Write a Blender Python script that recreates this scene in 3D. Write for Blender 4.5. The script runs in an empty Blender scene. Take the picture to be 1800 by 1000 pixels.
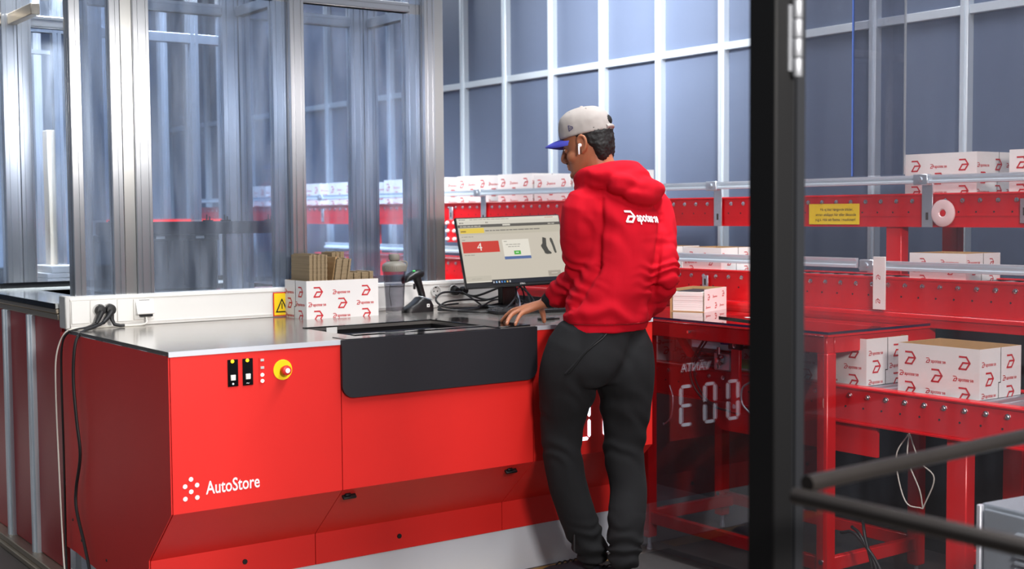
import bpy, math, random
from mathutils import Vector, Matrix, noise
random.seed(7)
R_ = math.radians
COL = bpy.context.scene.collection

# ------------------------------------------------------------------ camera
CAM_ROWS = ((0.80984, 0.03874, -0.58537), (-0.58582, 0.04030, -0.80941), (-0.00777, 0.99844, 0.05534))
sc = bpy.context.scene
cd = bpy.data.cameras.new('camera'); cam = bpy.data.objects.new('camera', cd); COL.objects.link(cam)
_m = Matrix(CAM_ROWS).to_quaternion().to_matrix().to_4x4()
_m.translation = Vector((0, 0, 1.43))
cam.matrix_world = _m
cd.sensor_width = 36.0; cd.lens = 2272 / 1800 * 36; cd.clip_start = 0.05
cd.dof.use_dof = True; cd.dof.focus_distance = 4.75; cd.dof.aperture_fstop = 3.2
sc.camera = cam
vs = sc.view_settings
vs.view_transform = 'Standard'; vs.look = 'None'; vs.gamma = 1.0; vs.use_curve_mapping = False
vs.exposure = 0.0

# ------------------------------------------------------------------ world and lights
w = bpy.data.worlds.new('world'); sc.world = w; w.use_nodes = True
w.node_tree.nodes['Background'].inputs[0].default_value = (0.62, 0.68, 0.78, 1)
w.node_tree.nodes['Background'].inputs[1].default_value = 0.28

def area(name, loc, target, size, size_y, power, col, spread=180):
    l = bpy.data.lights.new(name, 'AREA'); l.shape = 'RECTANGLE'; l.size = size; l.size_y = size_y
    l.energy = power; l.color = col; l.spread = R_(spread)
    o = bpy.data.objects.new(name, l); COL.objects.link(o); o.location = loc
    d = Vector(target) - Vector(loc)
    o.rotation_euler = d.to_track_quat('-Z', 'Y').to_euler()
    return o
area('strobe_softbox', (1.45, -0.4, 2.35), (2.6, 4.2, 0.75), 0.6, 0.45, 205, (1.0, 0.955, 0.91))
area('wall_strobe', (2.6, 5.2, 3.7), (5.32, 6.1, 2.5), 0.6, 0.6, 34, (0.97, 0.98, 1.0), 52)
area('aisle_lamp', (4.0, 10.6, 4.2), (4.4, 6.0, 0.5), 1.4, 1.0, 45, (0.88, 0.94, 1.0))
area('grid_lamp', (2.0, 5.85, 4.2), (2.3, 7.9, 1.6), 1.8, 0.5, 650, (0.90, 0.95, 1.0), 80)
area('ceiling_lamp_row', (3.2, 2.4, 5.0), (3.5, 2.8, 0), 0.5, 4.5, 200, (0.97, 0.98, 1.0), 120)
area('ceiling_lamp_left', (-1.8, 4.0, 5.0), (0.8, 4.5, 0.5), 0.5, 5.0, 40, (0.93, 0.97, 1.0))

# ------------------------------------------------------------------ helpers
def lin(h):
    if isinstance(h, str):
        h = h.lstrip('#'); c = [int(h[i:i + 2], 16) / 255 for i in (0, 2, 4)]
    else:
        c = [v / 255 for v in h]
    return tuple((v / 12.92 if v <= 0.04045 else ((v + 0.055) / 1.055) ** 2.4) for v in c) + (1,)

def mat(name, col, rough=0.5, metal=0.0, noise_amt=0.0, noise_scale=30, bump=0.0, bump_scale=200, emit=None, estr=1.0,
        coat=0.0, aniso=0.0, stretch=None, spec=None, rough_var=0.0, sheen=0.0, sss=0.0):
    m = bpy.data.materials.new(name); m.use_nodes = True
    nt = m.node_tree; b = nt.nodes['Principled BSDF']
    c = lin(col)
    b.inputs['Base Color'].default_value = c
    b.inputs['Roughness'].default_value = rough
    b.inputs['Metallic'].default_value = metal
    if coat: b.inputs['Coat Weight'].default_value = coat; b.inputs['Coat Roughness'].default_value = 0.15
    if aniso: b.inputs['Anisotropic'].default_value = aniso
    if spec is not None: b.inputs['Specular IOR Level'].default_value = spec
    if sheen: b.inputs['Sheen Weight'].default_value = sheen; b.inputs['Sheen Roughness'].default_value = 0.5
    if sss:
        b.inputs['Subsurface Weight'].default_value = sss; b.inputs['Subsurface Radius'].default_value = (0.012, 0.005, 0.003)
        b.inputs['Subsurface Scale'].default_value = 0.6
    if emit:
        b.inputs['Emission Color'].default_value = lin(emit); b.inputs['Emission Strength'].default_value = estr
    if aniso:
        ge = nt.nodes.new('ShaderNodeNewGeometry'); vm = nt.nodes.new('ShaderNodeVectorMath'); vm.operation = 'CROSS_PRODUCT'; vm.inputs[1].default_value = (0, 0, 1)
        nt.links.new(ge.outputs['Normal'], vm.inputs[0]); nt.links.new(vm.outputs[0], b.inputs['Tangent'])
    if noise_amt or bump or rough_var:
        tc = nt.nodes.new('ShaderNodeTexCoord'); mp = nt.nodes.new('ShaderNodeMapping')
        nt.links.new(tc.outputs['Object'], mp.inputs[0])
        if stretch: mp.inputs['Scale'].default_value = stretch
        if noise_amt or rough_var:
            n = nt.nodes.new('ShaderNodeTexNoise'); n.inputs['Scale'].default_value = noise_scale; n.inputs['Detail'].default_value = 5
            nt.links.new(mp.outputs[0], n.inputs[0])
        if noise_amt:
            mx = nt.nodes.new('ShaderNodeMix'); mx.data_type = 'RGBA'
            mx.inputs[6].default_value = tuple(v * (1 - noise_amt) for v in c[:3]) + (1,)
            mx.inputs[7].default_value = tuple(min(1, v * (1 + noise_amt)) for v in c[:3]) + (1,)
            nt.links.new(n.outputs[0], mx.inputs[0]); nt.links.new(mx.outputs[2], b.inputs['Base Color'])
        if rough_var:
            mr = nt.nodes.new('ShaderNodeMapRange'); mr.inputs[3].default_value = max(0.02, rough - rough_var); mr.inputs[4].default_value = rough + rough_var
            nt.links.new(n.outputs[0], mr.inputs[0]); nt.links.new(mr.outputs[0], b.inputs['Roughness'])
        if bump:
            n2 = nt.nodes.new('ShaderNodeTexNoise'); n2.inputs['Scale'].default_value = bump_scale; n2.inputs['Detail'].default_value = 3
            bp = nt.nodes.new('ShaderNodeBump'); bp.inputs['Strength'].default_value = bump; bp.inputs['Distance'].default_value = 0.002
            nt.links.new(mp.outputs[0], n2.inputs[0]); nt.links.new(n2.outputs[0], bp.inputs['Height']); nt.links.new(bp.outputs[0], b.inputs['Normal'])
    return m

def glassmat(name, tint, rough=0.0, ior=1.5, haze=0.0, haze_col='#c8d8f0', boost=1.0):
    """thin sheet glazing: clear transmission, Fresnel reflection and a little dust"""
    m = bpy.data.materials.new(name); m.use_nodes = True; nt = m.node_tree; nt.nodes.clear()
    out = nt.nodes.new('ShaderNodeOutputMaterial'); tr = nt.nodes.new('ShaderNodeBsdfTransparent'); gl = nt.nodes.new('ShaderNodeBsdfGlossy')
    fr = nt.nodes.new('ShaderNodeFresnel'); mx = nt.nodes.new('ShaderNodeMixShader'); fr.inputs[0].default_value = ior
    geo = nt.nodes.new('ShaderNodeNewGeometry'); mi_ = nt.nodes.new('ShaderNodeMapRange')      # same index seen from either face of the sheet
    mi_.inputs[3].default_value = ior; mi_.inputs[4].default_value = 1 / ior
    nt.links.new(geo.outputs['Backfacing'], mi_.inputs[0]); nt.links.new(mi_.outputs[0], fr.inputs[0])
    tr.inputs[0].default_value = lin(tint); gl.inputs['Roughness'].default_value = rough
    mu = nt.nodes.new('ShaderNodeMath'); mu.operation = 'MULTIPLY'; mu.inputs[1].default_value = boost; mu.use_clamp = True
    nt.links.new(fr.outputs[0], mu.inputs[0]); nt.links.new(mu.outputs[0], mx.inputs[0])
    nt.links.new(tr.outputs[0], mx.inputs[1]); nt.links.new(gl.outputs[0], mx.inputs[2])
    last = mx
    if haze:
        df = nt.nodes.new('ShaderNodeBsdfDiffuse'); df.inputs[0].default_value = lin(haze_col)
        tc = nt.nodes.new('ShaderNodeTexCoord'); mp = nt.nodes.new('ShaderNodeMapping'); mp.inputs['Scale'].default_value = (9, 9, 1.3)
        n = nt.nodes.new('ShaderNodeTexNoise'); n.inputs['Scale'].default_value = 1.6; n.inputs['Detail'].default_value = 6
        mr = nt.nodes.new('ShaderNodeMapRange'); mr.inputs[1].default_value = 0.35; mr.inputs[2].default_value = 0.75
        mr.inputs[3].default_value = haze * 0.25; mr.inputs[4].default_value = haze * 1.7
        nt.links.new(tc.outputs['Object'], mp.inputs[0]); nt.links.new(mp.outputs[0], n.inputs[0]); nt.links.new(n.outputs[0], mr.inputs[0])
        m2 = nt.nodes.new('ShaderNodeMixShader'); nt.links.new(mr.outputs[0], m2.inputs[0])
        nt.links.new(mx.outputs[0], m2.inputs[1]); nt.links.new(df.outputs[0], m2.inputs[2]); last = m2
    nt.links.new(last.outputs[0], out.inputs[0])
    return m

class MB:
    """collects shapes in world metres; obj() links them as ONE mesh object"""
    def __init__(s): s.v = []; s.f = []; s.mi = []; s.cur = 0
    def add(s, vs, fs, mtx=None):
        o = len(s.v)
        s.v += [tuple(mtx @ Vector(p)) if mtx is not None else tuple(p) for p in vs]
        s.f += [tuple(i + o for i in f) for f in fs]; s.mi += [s.cur] * len(fs); return s
    def box(s, x0, x1, y0, y1, z0, z1, b=0.0, mtx=None):
        if b <= 0 or min(abs(x1 - x0), abs(y1 - y0), abs(z1 - z0)) < 2.2 * b:
            v = [(x, y, z) for z in (z0, z1) for y in (y0, y1) for x in (x0, x1)]
            return s.add(v, [(0, 2, 3, 1), (4, 5, 7, 6), (0, 1, 5, 4), (2, 6, 7, 3), (0, 4, 6, 2), (1, 3, 7, 5)], mtx)
        X = (x0, x1); Y = (y0, y1); Z = (z0, z1); v = []; idx = {}
        for i in (0, 1):
            for j in (0, 1):
                for k in (0, 1):
                    sx, sy, sz = (1, -1)[i], (1, -1)[j], (1, -1)[k]
                    for a in range(3):
                        p = [X[i] + sx * b, Y[j] + sy * b, Z[k] + sz * b]; p[a] = (X[i], Y[j], Z[k])[a]
                        idx[(i, j, k, a)] = len(v); v.append(tuple(p))
        f = []
        g = lambda i, j, k, a: idx[(i, j, k, a)]
        for i in (0, 1):
            q = [g(i, 0, 0, 0), g(i, 1, 0, 0), g(i, 1, 1, 0), g(i, 0, 1, 0)]; f.append(q if i else q[::-1])
            q = [g(0, i, 0, 1), g(0, i, 1, 1), g(1, i, 1, 1), g(1, i, 0, 1)]; f.append(q if i else q[::-1])
            q = [g(0, 0, i, 2), g(1, 0, i, 2), g(1, 1, i, 2), g(0, 1, i, 2)]; f.append(q if i else q[::-1])
        for i in (0, 1):
            for j in (0, 1):
                f.append([g(i, j, 0, 0), g(i, j, 1, 0), g(i, j, 1, 1), g(i, j, 0, 1)])
                f.append([g(i, 0, j, 0), g(i, 1, j, 0), g(i, 1, j, 2), g(i, 0, j, 2)])
                f.append([g(0, i, j, 1), g(1, i, j, 1), g(1, i, j, 2), g(0, i, j, 2)])
                for k in (0, 1): f.append([g(i, j, k, 0), g(i, j, k, 1), g(i, j, k, 2)])
        # orient the small faces outwards
        c = Vector(((x0 + x1) / 2, (y0 + y1) / 2, (z0 + z1) / 2)); ff = []
        for q in f:
            a, bb, cc = (Vector(v[t]) for t in q[:3]); n = (bb - a).cross(cc - a)
            m_ = sum((Vector(v[t]) for t in q), Vector()) / len(q)
            ff.append(tuple(q) if n.dot(m_ - c) >= 0 else tuple(q[::-1]))
        return s.add(v, ff, mtx)
    def quad(s, a, b, c, d): return s.add([a, b, c, d], [(0, 1, 2, 3)])
    def rings(s, rings, caps=True, closed=False):
        n = len(rings[0]); v = [tuple(p) for r in rings for p in r]; f = []
        m = len(rings)
        for i in range(m if closed else m - 1):
            a = i * n; b = ((i + 1) % m) * n
            for k in range(n):
                l = (k + 1) % n; f.append((a + k, a + l, b + l, b + k))
        if caps and not closed:
            f.append(tuple(range(n))[::-1]); f.append(tuple(range((m - 1) * n, m * n)))
        return s.add(v, f)
    def cyl(s, p0, p1, r, n=14, r2=None):
        p0 = Vector(p0); p1 = Vector(p1); d = (p1 - p0).normalized()
        u = d.orthogonal().normalized(); w_ = d.cross(u); r2 = r if r2 is None else r2
        ring = lambda p, q: [p + u * (q * math.cos(2 * math.pi * k / n)) + w_ * (q * math.sin(2 * math.pi * k / n)) for k in range(n)]
        return s.rings([ring(p0, r), ring(p1, r2)])
    def tube(s, pts, r, n=8, closed=False, sub=0):
        P = [Vector(p) for p in pts]
        if sub: P = spline(P, sub, closed)
        rr = r if isinstance(r, (list, tuple)) else [r] * len(P)
        if len(rr) != len(P): rr = [rr[min(len(rr) - 1, int(i * len(rr) / len(P)))] for i in range(len(P))]
        m = len(P); T = []
        for i in range(m):
            a = P[(i - 1) % m] if closed or i > 0 else P[i]; b = P[(i + 1) % m] if closed or i < m - 1 else P[i]
            T.append((b - a).normalized())
        u = T[0].orthogonal().normalized(); rings = []
        for i in range(m):
            u = (u - T[i] * u.dot(T[i])).normalized(); v = T[i].cross(u)
            rings.append([P[i] + u * (rr[i] * math.cos(2 * math.pi * k / n)) + v * (rr[i] * math.sin(2 * math.pi * k / n)) for k in range(n)])
        return s.rings(rings, True, closed)
    def lathe(s, c, prof, n=20, axis=(0, 0, 1)):
        q = Vector((0, 0, 1)).rotation_difference(Vector(axis)); c = Vector(c)
        return s.rings([[c + q @ Vector((r * math.cos(2 * math.pi * k / n), r * math.sin(2 * math.pi * k / n), z)) for k in range(n)] for r, z in prof])
    def prism(s, poly, f3, t0, t1):
        """poly in 2D, f3(a, b, t) -> 3D point; extruded from t0 to t1"""
        n = len(poly); v = [f3(a, b, t0) for a, b in poly] + [f3(a, b, t1) for a, b in poly]
        f = [tuple(range(n))[::-1], tuple(range(n, 2 * n))] + [(k, (k + 1) % n, n + (k + 1) % n, n + k) for k in range(n)]
        return s.add(v, f)

def spline(P, sub, closed=False):
    out = []; m = len(P)
    for i in range(m if closed else m - 1):
        p1, p2 = P[i], P[(i + 1) % m]
        p0 = P[(i - 1) % m] if closed or i > 0 else p1 * 2 - p2
        p3 = P[(i + 2) % m] if closed or i < m - 2 else p2 * 2 - p1
        for k in range(sub):
            t = k / sub
            out.append(0.5 * ((2 * p1) + (p2 - p0) * t + (2 * p0 - 5 * p1 + 4 * p2 - p3) * t * t + (3 * p1 - p0 - 3 * p2 + p3) * t ** 3))
    if not closed: out.append(P[-1])
    return out

BASE = {}
def base_of(o): return BASE.get(o.name, Vector((0, 0, 0))) if o else Vector((0, 0, 0))

def tag(o, label=None, cat=None, group=None, kind=None):
    if label: o['label'] = label
    if cat: o['category'] = cat
    if group: o['group'] = group
    if kind: o['kind'] = kind
    return o

def thing(name, loc, label=None, cat=None, group=None, kind=None, rotz=0.0):
    o = bpy.data.objects.new(name, None); COL.objects.link(o); o.location = loc; o.rotation_euler = (0, 0, rotz)
    o.empty_display_size = 0.05; BASE[o.name] = Vector(loc)
    return tag(o, label, cat, group, kind)

def mesh_from(name, mb, mats, off=Vector((0, 0, 0)), smooth=40, fix=True):
    me = bpy.data.meshes.new(name)
    me.from_pydata([tuple(Vector(p) - off) for p in mb.v], [], mb.f)
    for m in (mats if isinstance(mats, (list, tuple)) else [mats]): me.materials.append(m)
    if fix:
        import bmesh
        bm = bmesh.new(); bm.from_mesh(me); bmesh.ops.recalc_face_normals(bm, faces=bm.faces); bm.to_mesh(me); bm.free()
    me.polygons.foreach_set('material_index', mb.mi)
    if smooth:
        me.polygons.foreach_set('use_smooth', [True] * len(me.polygons)); me.set_sharp_from_angle(angle=R_(smooth))
    me.update(); return me

def obj(name, mb, mats, parent=None, label=None, local=False, smooth=40, cat=None, group=None, kind=None, at=None):
    """one mesh object; vertices in world metres unless local. A top-level object gets its origin at its base"""
    if parent is not None: off = Vector((0, 0, 0)) if local else base_of(parent)
    else:
        if at is None:
            xs = [p[0] for p in mb.v]; ys = [p[1] for p in mb.v]; zs = [p[2] for p in mb.v]
            at = Vector(((min(xs) + max(xs)) / 2, (min(ys) + max(ys)) / 2, min(zs)))
        off = Vector(at)
    o = bpy.data.objects.new(name, mesh_from(name, mb, mats, off, smooth)); COL.objects.link(o)
    if parent is not None: o.parent = parent; BASE[o.name] = off if not local else Vector((0, 0, 0))
    else: o.location = off; BASE[o.name] = off
    return tag(o, label, cat, group, kind)

def inst(name, me, loc, parent, rot=None):
    """a part that shares mesh data; loc in world metres (unrotated parent)"""
    o = bpy.data.objects.new(name, me); COL.objects.link(o); o.parent = parent; o.location = Vector(loc) - base_of(parent)
    if rot: o.rotation_euler = rot
    return o

def dup(root, loc, rotz=0.0, label=None, group=None):
    r = root.copy(); COL.objects.link(r); r.location = loc; r.rotation_euler = (0, 0, rotz)
    BASE[r.name] = Vector(loc)
    if label: r['label'] = label
    if group: r['group'] = group
    for ch in list(root.children):
        c = ch.copy(); COL.objects.link(c); c.parent = r
        for g in ch.children:
            d = g.copy(); COL.objects.link(d); d.parent = c
    return r

_TXT = {}
def text2d(s, size=1.0, bold=0.0, shear=0.0):
    """flat outline of a word as (verts, faces, width), baseline at 0"""
    k = (s, bold, shear)
    if k not in _TXT:
        cu = bpy.data.curves.new('t', 'FONT'); cu.body = s; cu.size = 1.0; cu.offset = bold; cu.shear = shear; cu.resolution_u = 3; cu.fill_mode = 'FRONT'
        o = bpy.data.objects.new('t', cu); COL.objects.link(o)
        dg = bpy.context.evaluated_depsgraph_get(); dg.update()
        me = bpy.data.meshes.new_from_object(o.evaluated_get(dg))
        vs_ = [(v.co.x, v.co.y) for v in me.vertices]; fs_ = [tuple(p.vertices) for p in me.polygons]
        bpy.data.objects.remove(o); bpy.data.curves.remove(cu); bpy.data.meshes.remove(me)
        x0 = min(p[0] for p in vs_); x1 = max(p[0] for p in vs_)
        _TXT[k] = ([(p[0] - x0, p[1]) for p in vs_], fs_, x1 - x0)
    v, f, w_ = _TXT[k]
    return [(p[0] * size, p[1] * size) for p in v], f, w_ * size

def put_text(mb, s, O, U, V, x, y, size=None, width=None, bold=0.0, center=False, xs=1.0, shear=0.0):
    """lays a word on the plane through O with unit axes U, V; y is the baseline"""
    v, f, w_ = text2d(s, 1.0, bold, shear)
    k = size if size else width / w_
    kx = width / w_ if width else k * xs
    if center: x -= w_ * kx / 2
    O = Vector(O); U = Vector(U); V = Vector(V)
    mb.add([tuple(O + U * (x + p[0] * kx) + V * (y + p[1] * k)) for p in v], f)

MARK = [((0.02, 1.0), (0.66, 1.0)), ((0.66, 1.0), (1.0, 0.52)), ((1.0, 0.52), (0.64, 0.0)), ((0.64, 0.0), (0.0, 0.0)), ((0.0, 0.0), (0.34, 0.52)), ((0.34, 0.52), (1.0, 0.52))]
def put_mark(mb, O, U, V, x, y, h, th=0.15, sub=1):
    """the open angular letter mark printed on the cartons: strokes of width th, lower-left corner at x, y"""
    O = Vector(O); U = Vector(U); V = Vector(V)
    for (a, b, sub_) in [(tuple(Vector(a).lerp(Vector(b), k / sub)), tuple(Vector(a).lerp(Vector(b), (k + 1) / sub)), sub) for a, b in MARK for k in range(sub)]:
        a = Vector(a); b = Vector(b); d = (b - a).normalized(); n = Vector((-d.y, d.x)) * th / 2; a = a - d * th * 0.4; b = b + d * th * 0.4
        mb.add([tuple(O + U * (x + p.x * h) + V * (y + p.y * h)) for p in (a - n, b - n, b + n, a + n)], [(0, 1, 2, 3)])
def put_logo(mb, O, U, V, x, y, h, bold=0.018):
    """mark + word, total width about 6.4 h; y is the baseline"""
    put_mark(mb, O, U, V, x, y - 0.08 * h, h * 1.0, 0.17)
    put_text(mb, 'apotea', O, U, V, x + 1.25 * h, y, size=1.12 * h, bold=bold, xs=0.88)
    wa = text2d('apotea', 1.0, bold)[2] * 1.12 * h * 0.88
    put_text(mb, '\u00b7', O, U, V, x + 1.28 * h + wa, y, size=1.12 * h, bold=bold)
    put_text(mb, 'se', O, U, V, x + 1.55 * h + wa, y, size=1.12 * h, bold=bold, xs=0.88)

# ------------------------------------------------------------------ materials
M = {}
M['red'] = mat('red_paint', (224, 40, 35), 0.42, noise_amt=0.04, noise_scale=6, bump=0.05, bump_scale=900)
M['red_conv'] = mat('red_conveyor_paint', (205, 14, 24), 0.30, noise_amt=0.05, noise_scale=5)
M['red_frame'] = mat('red_frame_paint', (212, 20, 26), 0.28, noise_amt=0.04, noise_scale=8)
M['red_panel'] = mat('red_panel', (165, 30, 32), 0.33, noise_amt=0.06, noise_scale=4)
M['alu'] = mat('anodised_aluminium', (200, 203, 208), 0.30, 0.95, aniso=0.95, rough_var=0.04, noise_scale=40, stretch=(30, 30, 0.6))
M['alu_flat'] = mat('brushed_aluminium_plate', (200, 200, 198), 0.32, 0.95, aniso=0.92, rough_var=0.05, noise_scale=30, stretch=(40, 40, 0.5))
M['zinc'] = mat('zinc_steel', (205, 212, 220), 0.32, 0.8, noise_amt=0.12, noise_scale=60)
M['chrome'] = mat('bolt_steel', (225, 225, 228), 0.18, 1.0)
M['steel_top'] = mat('stainless_worktop', (178, 173, 167), 0.17, 0.8, rough_var=0.05, noise_scale=25, stretch=(1.5, 18, 1))
M['edge'] = mat('pale_edge_strip', (226, 230, 238), 0.35, 0.3)
M['apron'] = mat('black_powder_coat', (27, 27, 33), 0.55, noise_amt=0.5, noise_scale=700, bump=0.3, bump_scale=700)
M['black'] = mat('black_plastic', (17, 17, 19), 0.38, bump=0.05, bump_scale=500)
M['black_gloss'] = mat('black_gloss', (12, 12, 14), 0.08)
M['rubber'] = mat('black_rubber', (20, 20, 22), 0.5)
M['white'] = mat('white_plastic', (226, 224, 220), 0.42, noise_amt=0.02, noise_scale=12)
M['white_shade'] = mat('grey_white_plastic', (200, 199, 196), 0.45)
M['cable_white'] = mat('white_cable', (222, 218, 208), 0.45)
M['plinth'] = mat('pale_plinth', (205, 212, 220), 0.45, 0.0, noise_amt=0.05, noise_scale=4)
M['carton'] = mat('white_carton', (228, 225, 222), 0.75, noise_amt=0.03, noise_scale=14)
M['kraft'] = mat('brown_kraft', (176, 142, 98), 0.85, noise_amt=0.10, noise_scale=40)
M['corrugated'] = mat('corrugated_board', (146, 127, 98), 0.9, noise_amt=0.45, noise_scale=3, stretch=(30, 1, 130))
M['ink'] = mat('red_ink', (196, 34, 44), 0.6)
M['white_print'] = mat('white_print', (240, 240, 244), 0.5)
M['seam'] = mat('dark_slit', (60, 52, 48), 0.9)
M['barcode'] = mat('grey_barcode', (120, 122, 124), 0.7)
M['yellow'] = mat('yellow_label', (250, 215, 20), 0.45)
M['led_yellow'] = mat('led_yellow', (255, 205, 30), 0.4, emit=(255, 200, 20), estr=2.0)
M['led_white'] = mat('led_white', (250, 245, 235), 0.4, emit=(255, 250, 235), estr=3.0)
M['led_green'] = mat('led_green', (60, 230, 90), 0.4, emit=(60, 235, 90), estr=2.0)
M['digit'] = mat('digit_segment', (240, 242, 255), 0.4, emit=(236, 240, 255), estr=1.6)
M['wall_panel'] = mat('slate_wall_panel', (94, 106, 130), 0.48, noise_amt=0.05, noise_scale=3, bump=0.06, bump_scale=900)
M['wall_back'] = mat('dark_hall_wall', (46, 52, 64), 0.8, noise_amt=0.2, noise_scale=1.5)
M['back_panel'] = mat('pale_back_panel', (150, 172, 205), 0.6, noise_amt=0.15, noise_scale=1.2)
M['frame_white'] = mat('wall_profile', (214, 224, 232), 0.35, 0.35)
M['floor'] = mat('hall_concrete', (84, 78, 74), 0.5, noise_amt=0.35, noise_scale=2.2, bump=0.15, bump_scale=40, rough_var=0.15)
M['ochre'] = mat('worn_yellow_floor_tape', (178, 140, 66), 0.6, noise_amt=0.4, noise_scale=9)
M['tote'] = mat('dark_tote_plastic', (50, 54, 64), 0.38, noise_amt=0.1, noise_scale=8)
M['door_black'] = mat('black_frame_paint', (8, 8, 9), 0.6, spec=0.2)
M['door_grey'] = mat('dark_grey_profile', (34, 35, 38), 0.4, 0.3)
M['rail_tube'] = mat('gunmetal_tube', (50, 46, 44), 0.3, 0.6, noise_amt=0.15, noise_scale=12)
M['cabinet'] = mat('grey_cabinet_paint', (140, 150, 158), 0.42, noise_amt=0.03, noise_scale=6)
M['wood'] = mat('pine_wood', (206, 186, 158), 0.7, noise_amt=0.18, noise_scale=5, stretch=(14, 14, 0.9))
M['wood_grey'] = mat('weathered_wood', (186, 176, 164), 0.75, noise_amt=0.18, noise_scale=5, stretch=(0.9, 14, 14))
M['counter'] = mat('grey_laminate_top', (190, 194, 192), 0.14, 0.0, noise_amt=0.05, noise_scale=3, coat=0.6)
M['brown_alu'] = mat('top_rail_aluminium', (176, 164, 146), 0.35, 0.7)
M['sock'] = mat('sock_grey', (70, 68, 64), 0.6, emit=(70, 68, 64), estr=0.5)
M['acryl_edge'] = mat('purple_acrylic_edge', (40, 33, 62), 0.15, coat=0.5)
M['blue_knob'] = mat('blue_plastic', (36, 44, 150), 0.35)
M['grey_box'] = mat('grey_junction_plastic', (176, 182, 188), 0.45)
M['glass'] = glassmat('clear_glazing', (232, 240, 250), 0.0, 1.5, 0.035, boost=1.0)
M['glass_machine'] = glassmat('scuffed_polycarbonate', (236, 242, 250), 0.05, 1.5, 0.085, '#e2ecfb', boost=1.0)
M['glass_door'] = glassmat('smoked_door_glass', (226, 224, 225), 0.0, 1.5, 0.004, boost=1.0)
M['acrylic'] = glassmat('clear_acrylic_guard', (228, 228, 232), 0.0, 1.5, 0.004, boost=1.55)
M['table_sheet'] = glassmat('clear_table_sheet', (250, 225, 228), 0.03, 1.5, 0.0, boost=1.5)
M['bottle'] = glassmat('smoky_bottle_plastic', (230, 230, 233), 0.04, 1.45, 0.0, boost=0.8)
M['water'] = glassmat('water', (240, 240, 242), 0.0, 1.33, 0.0)
M['bottle_lid'] = mat('olive_grey_lid', (128, 124, 114), 0.5)
M['screen_blue'] = mat('blue_screen_edge', (90, 130, 220), 0.2, coat=0.4)
M['rail_alu'] = mat('pale_rail_aluminium', (206, 216, 224), 0.35, 0.35)

# ------------------------------------------------------------------ setting: floor and walls
mb = MB(); mb.box(-6, 7, -3, 16, -0.08, 0.0)
fl = obj('floor', mb, M['floor'], kind='structure', at=(0, 0, 0)); fl['label'] = 'dark worn concrete hall floor'
mb = MB(); mb.box(1.9, 3.40, 4.02, 4.11, 0.0, 0.0015)
obj('floor_tape', mb, M['ochre'], fl, label='worn ochre floor tape along the desk plinth')
for y0_, y1_ in ((2.2, 3.0), (3.1, 3.5), (1.2, 2.05)):
    mb = MB(); mb.box(2.7 + random.random() * .1, 6.2, y0_, y1_, 0.0, 0.004)
    obj('floor_plate', mb, mat('floor_plate', (66, 58, 54), 0.42, noise_amt=0.3, noise_scale=5), fl, label='thin dark floor plate under the conveyors')

mb = MB(); mb.box(3.12, 3.70, 3.15, 4.0, 0.0, 0.007, .003); obj('floor_mat', mb, mat('dark_ribbed_mat', (48, 46, 46), 0.8, noise_amt=0.3, noise_scale=60, bump=0.4, bump_scale=300), fl, label='dark rubber mat under the man')
wr = thing('wall_right', (5.32, 7.9, 0), kind='structure', label='tall slate blue panel wall with pale profiles')
mb = MB(); mb.box(5.36, 5.42, 2.0, 14.0, 0, 4.4); obj('backing', mb, M['wall_back'], wr)
PY = [7.90 - 0.5265 * k for k in range(-11, 12)]
pm = None
for i, y in enumerate(PY):
    mb = MB(); mb.box(5.275, 5.33, y - 0.022, y + 0.022, 0, 4.4, 0.003); mb.box(5.262, 5.276, y - 0.009, y + 0.009, 0, 4.4)
    if pm is None:
        o = obj('wall_post', mb, M['frame_white'], wr); pm = o.data; py0 = y
    else: inst('wall_post', pm, (5.32, 7.9 + y - py0, 0), wr)
pl = bpm = None
for i in range(len(PY) - 1):
    y1, y0 = PY[i] - 0.022, PY[i + 1] + 0.022
    if pl is None:
        mb = MB(); mb.box(5.318, 5.36, y0, y1, 0.03, 2.337, 0.002); pl = obj('wall_panel', mb, M['wall_panel'], wr).data; yr = y0
        mb = MB(); mb.box(5.318, 5.36, y0, y1, 2.380, 4.4, 0.002); pu = obj('wall_panel', mb, M['wall_panel'], wr).data
        mb = MB(); mb.box(5.285, 5.33, y0, y1, 2.337, 2.380, 0.003); bpm = obj('wall_beam', mb, M['frame_white'], wr).data
    else:
        for nm, me in (('wall_panel', pl), ('wall_panel', pu), ('wall_beam', bpm)): inst(nm, me, (5.32, 7.9 + y0 - yr, 0), wr)

wb = thing('wall_back', (1.0, 14.0, 0), kind='structure', label='far pale panel wall behind the storage grid')
mb = MB(); mb.box(-6, 5.4, 14.0, 14.1, 0, 4.4); obj('backing', mb, M['wall_back'], wb)
for k in range(12):
    x = -3.6 + 0.75 * k
    mb = MB(); mb.box(x, x + 0.70, 13.96, 14.0, 0.9, 4.3, 0.004); obj('wall_panel', mb, M['back_panel'], wb)

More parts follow.
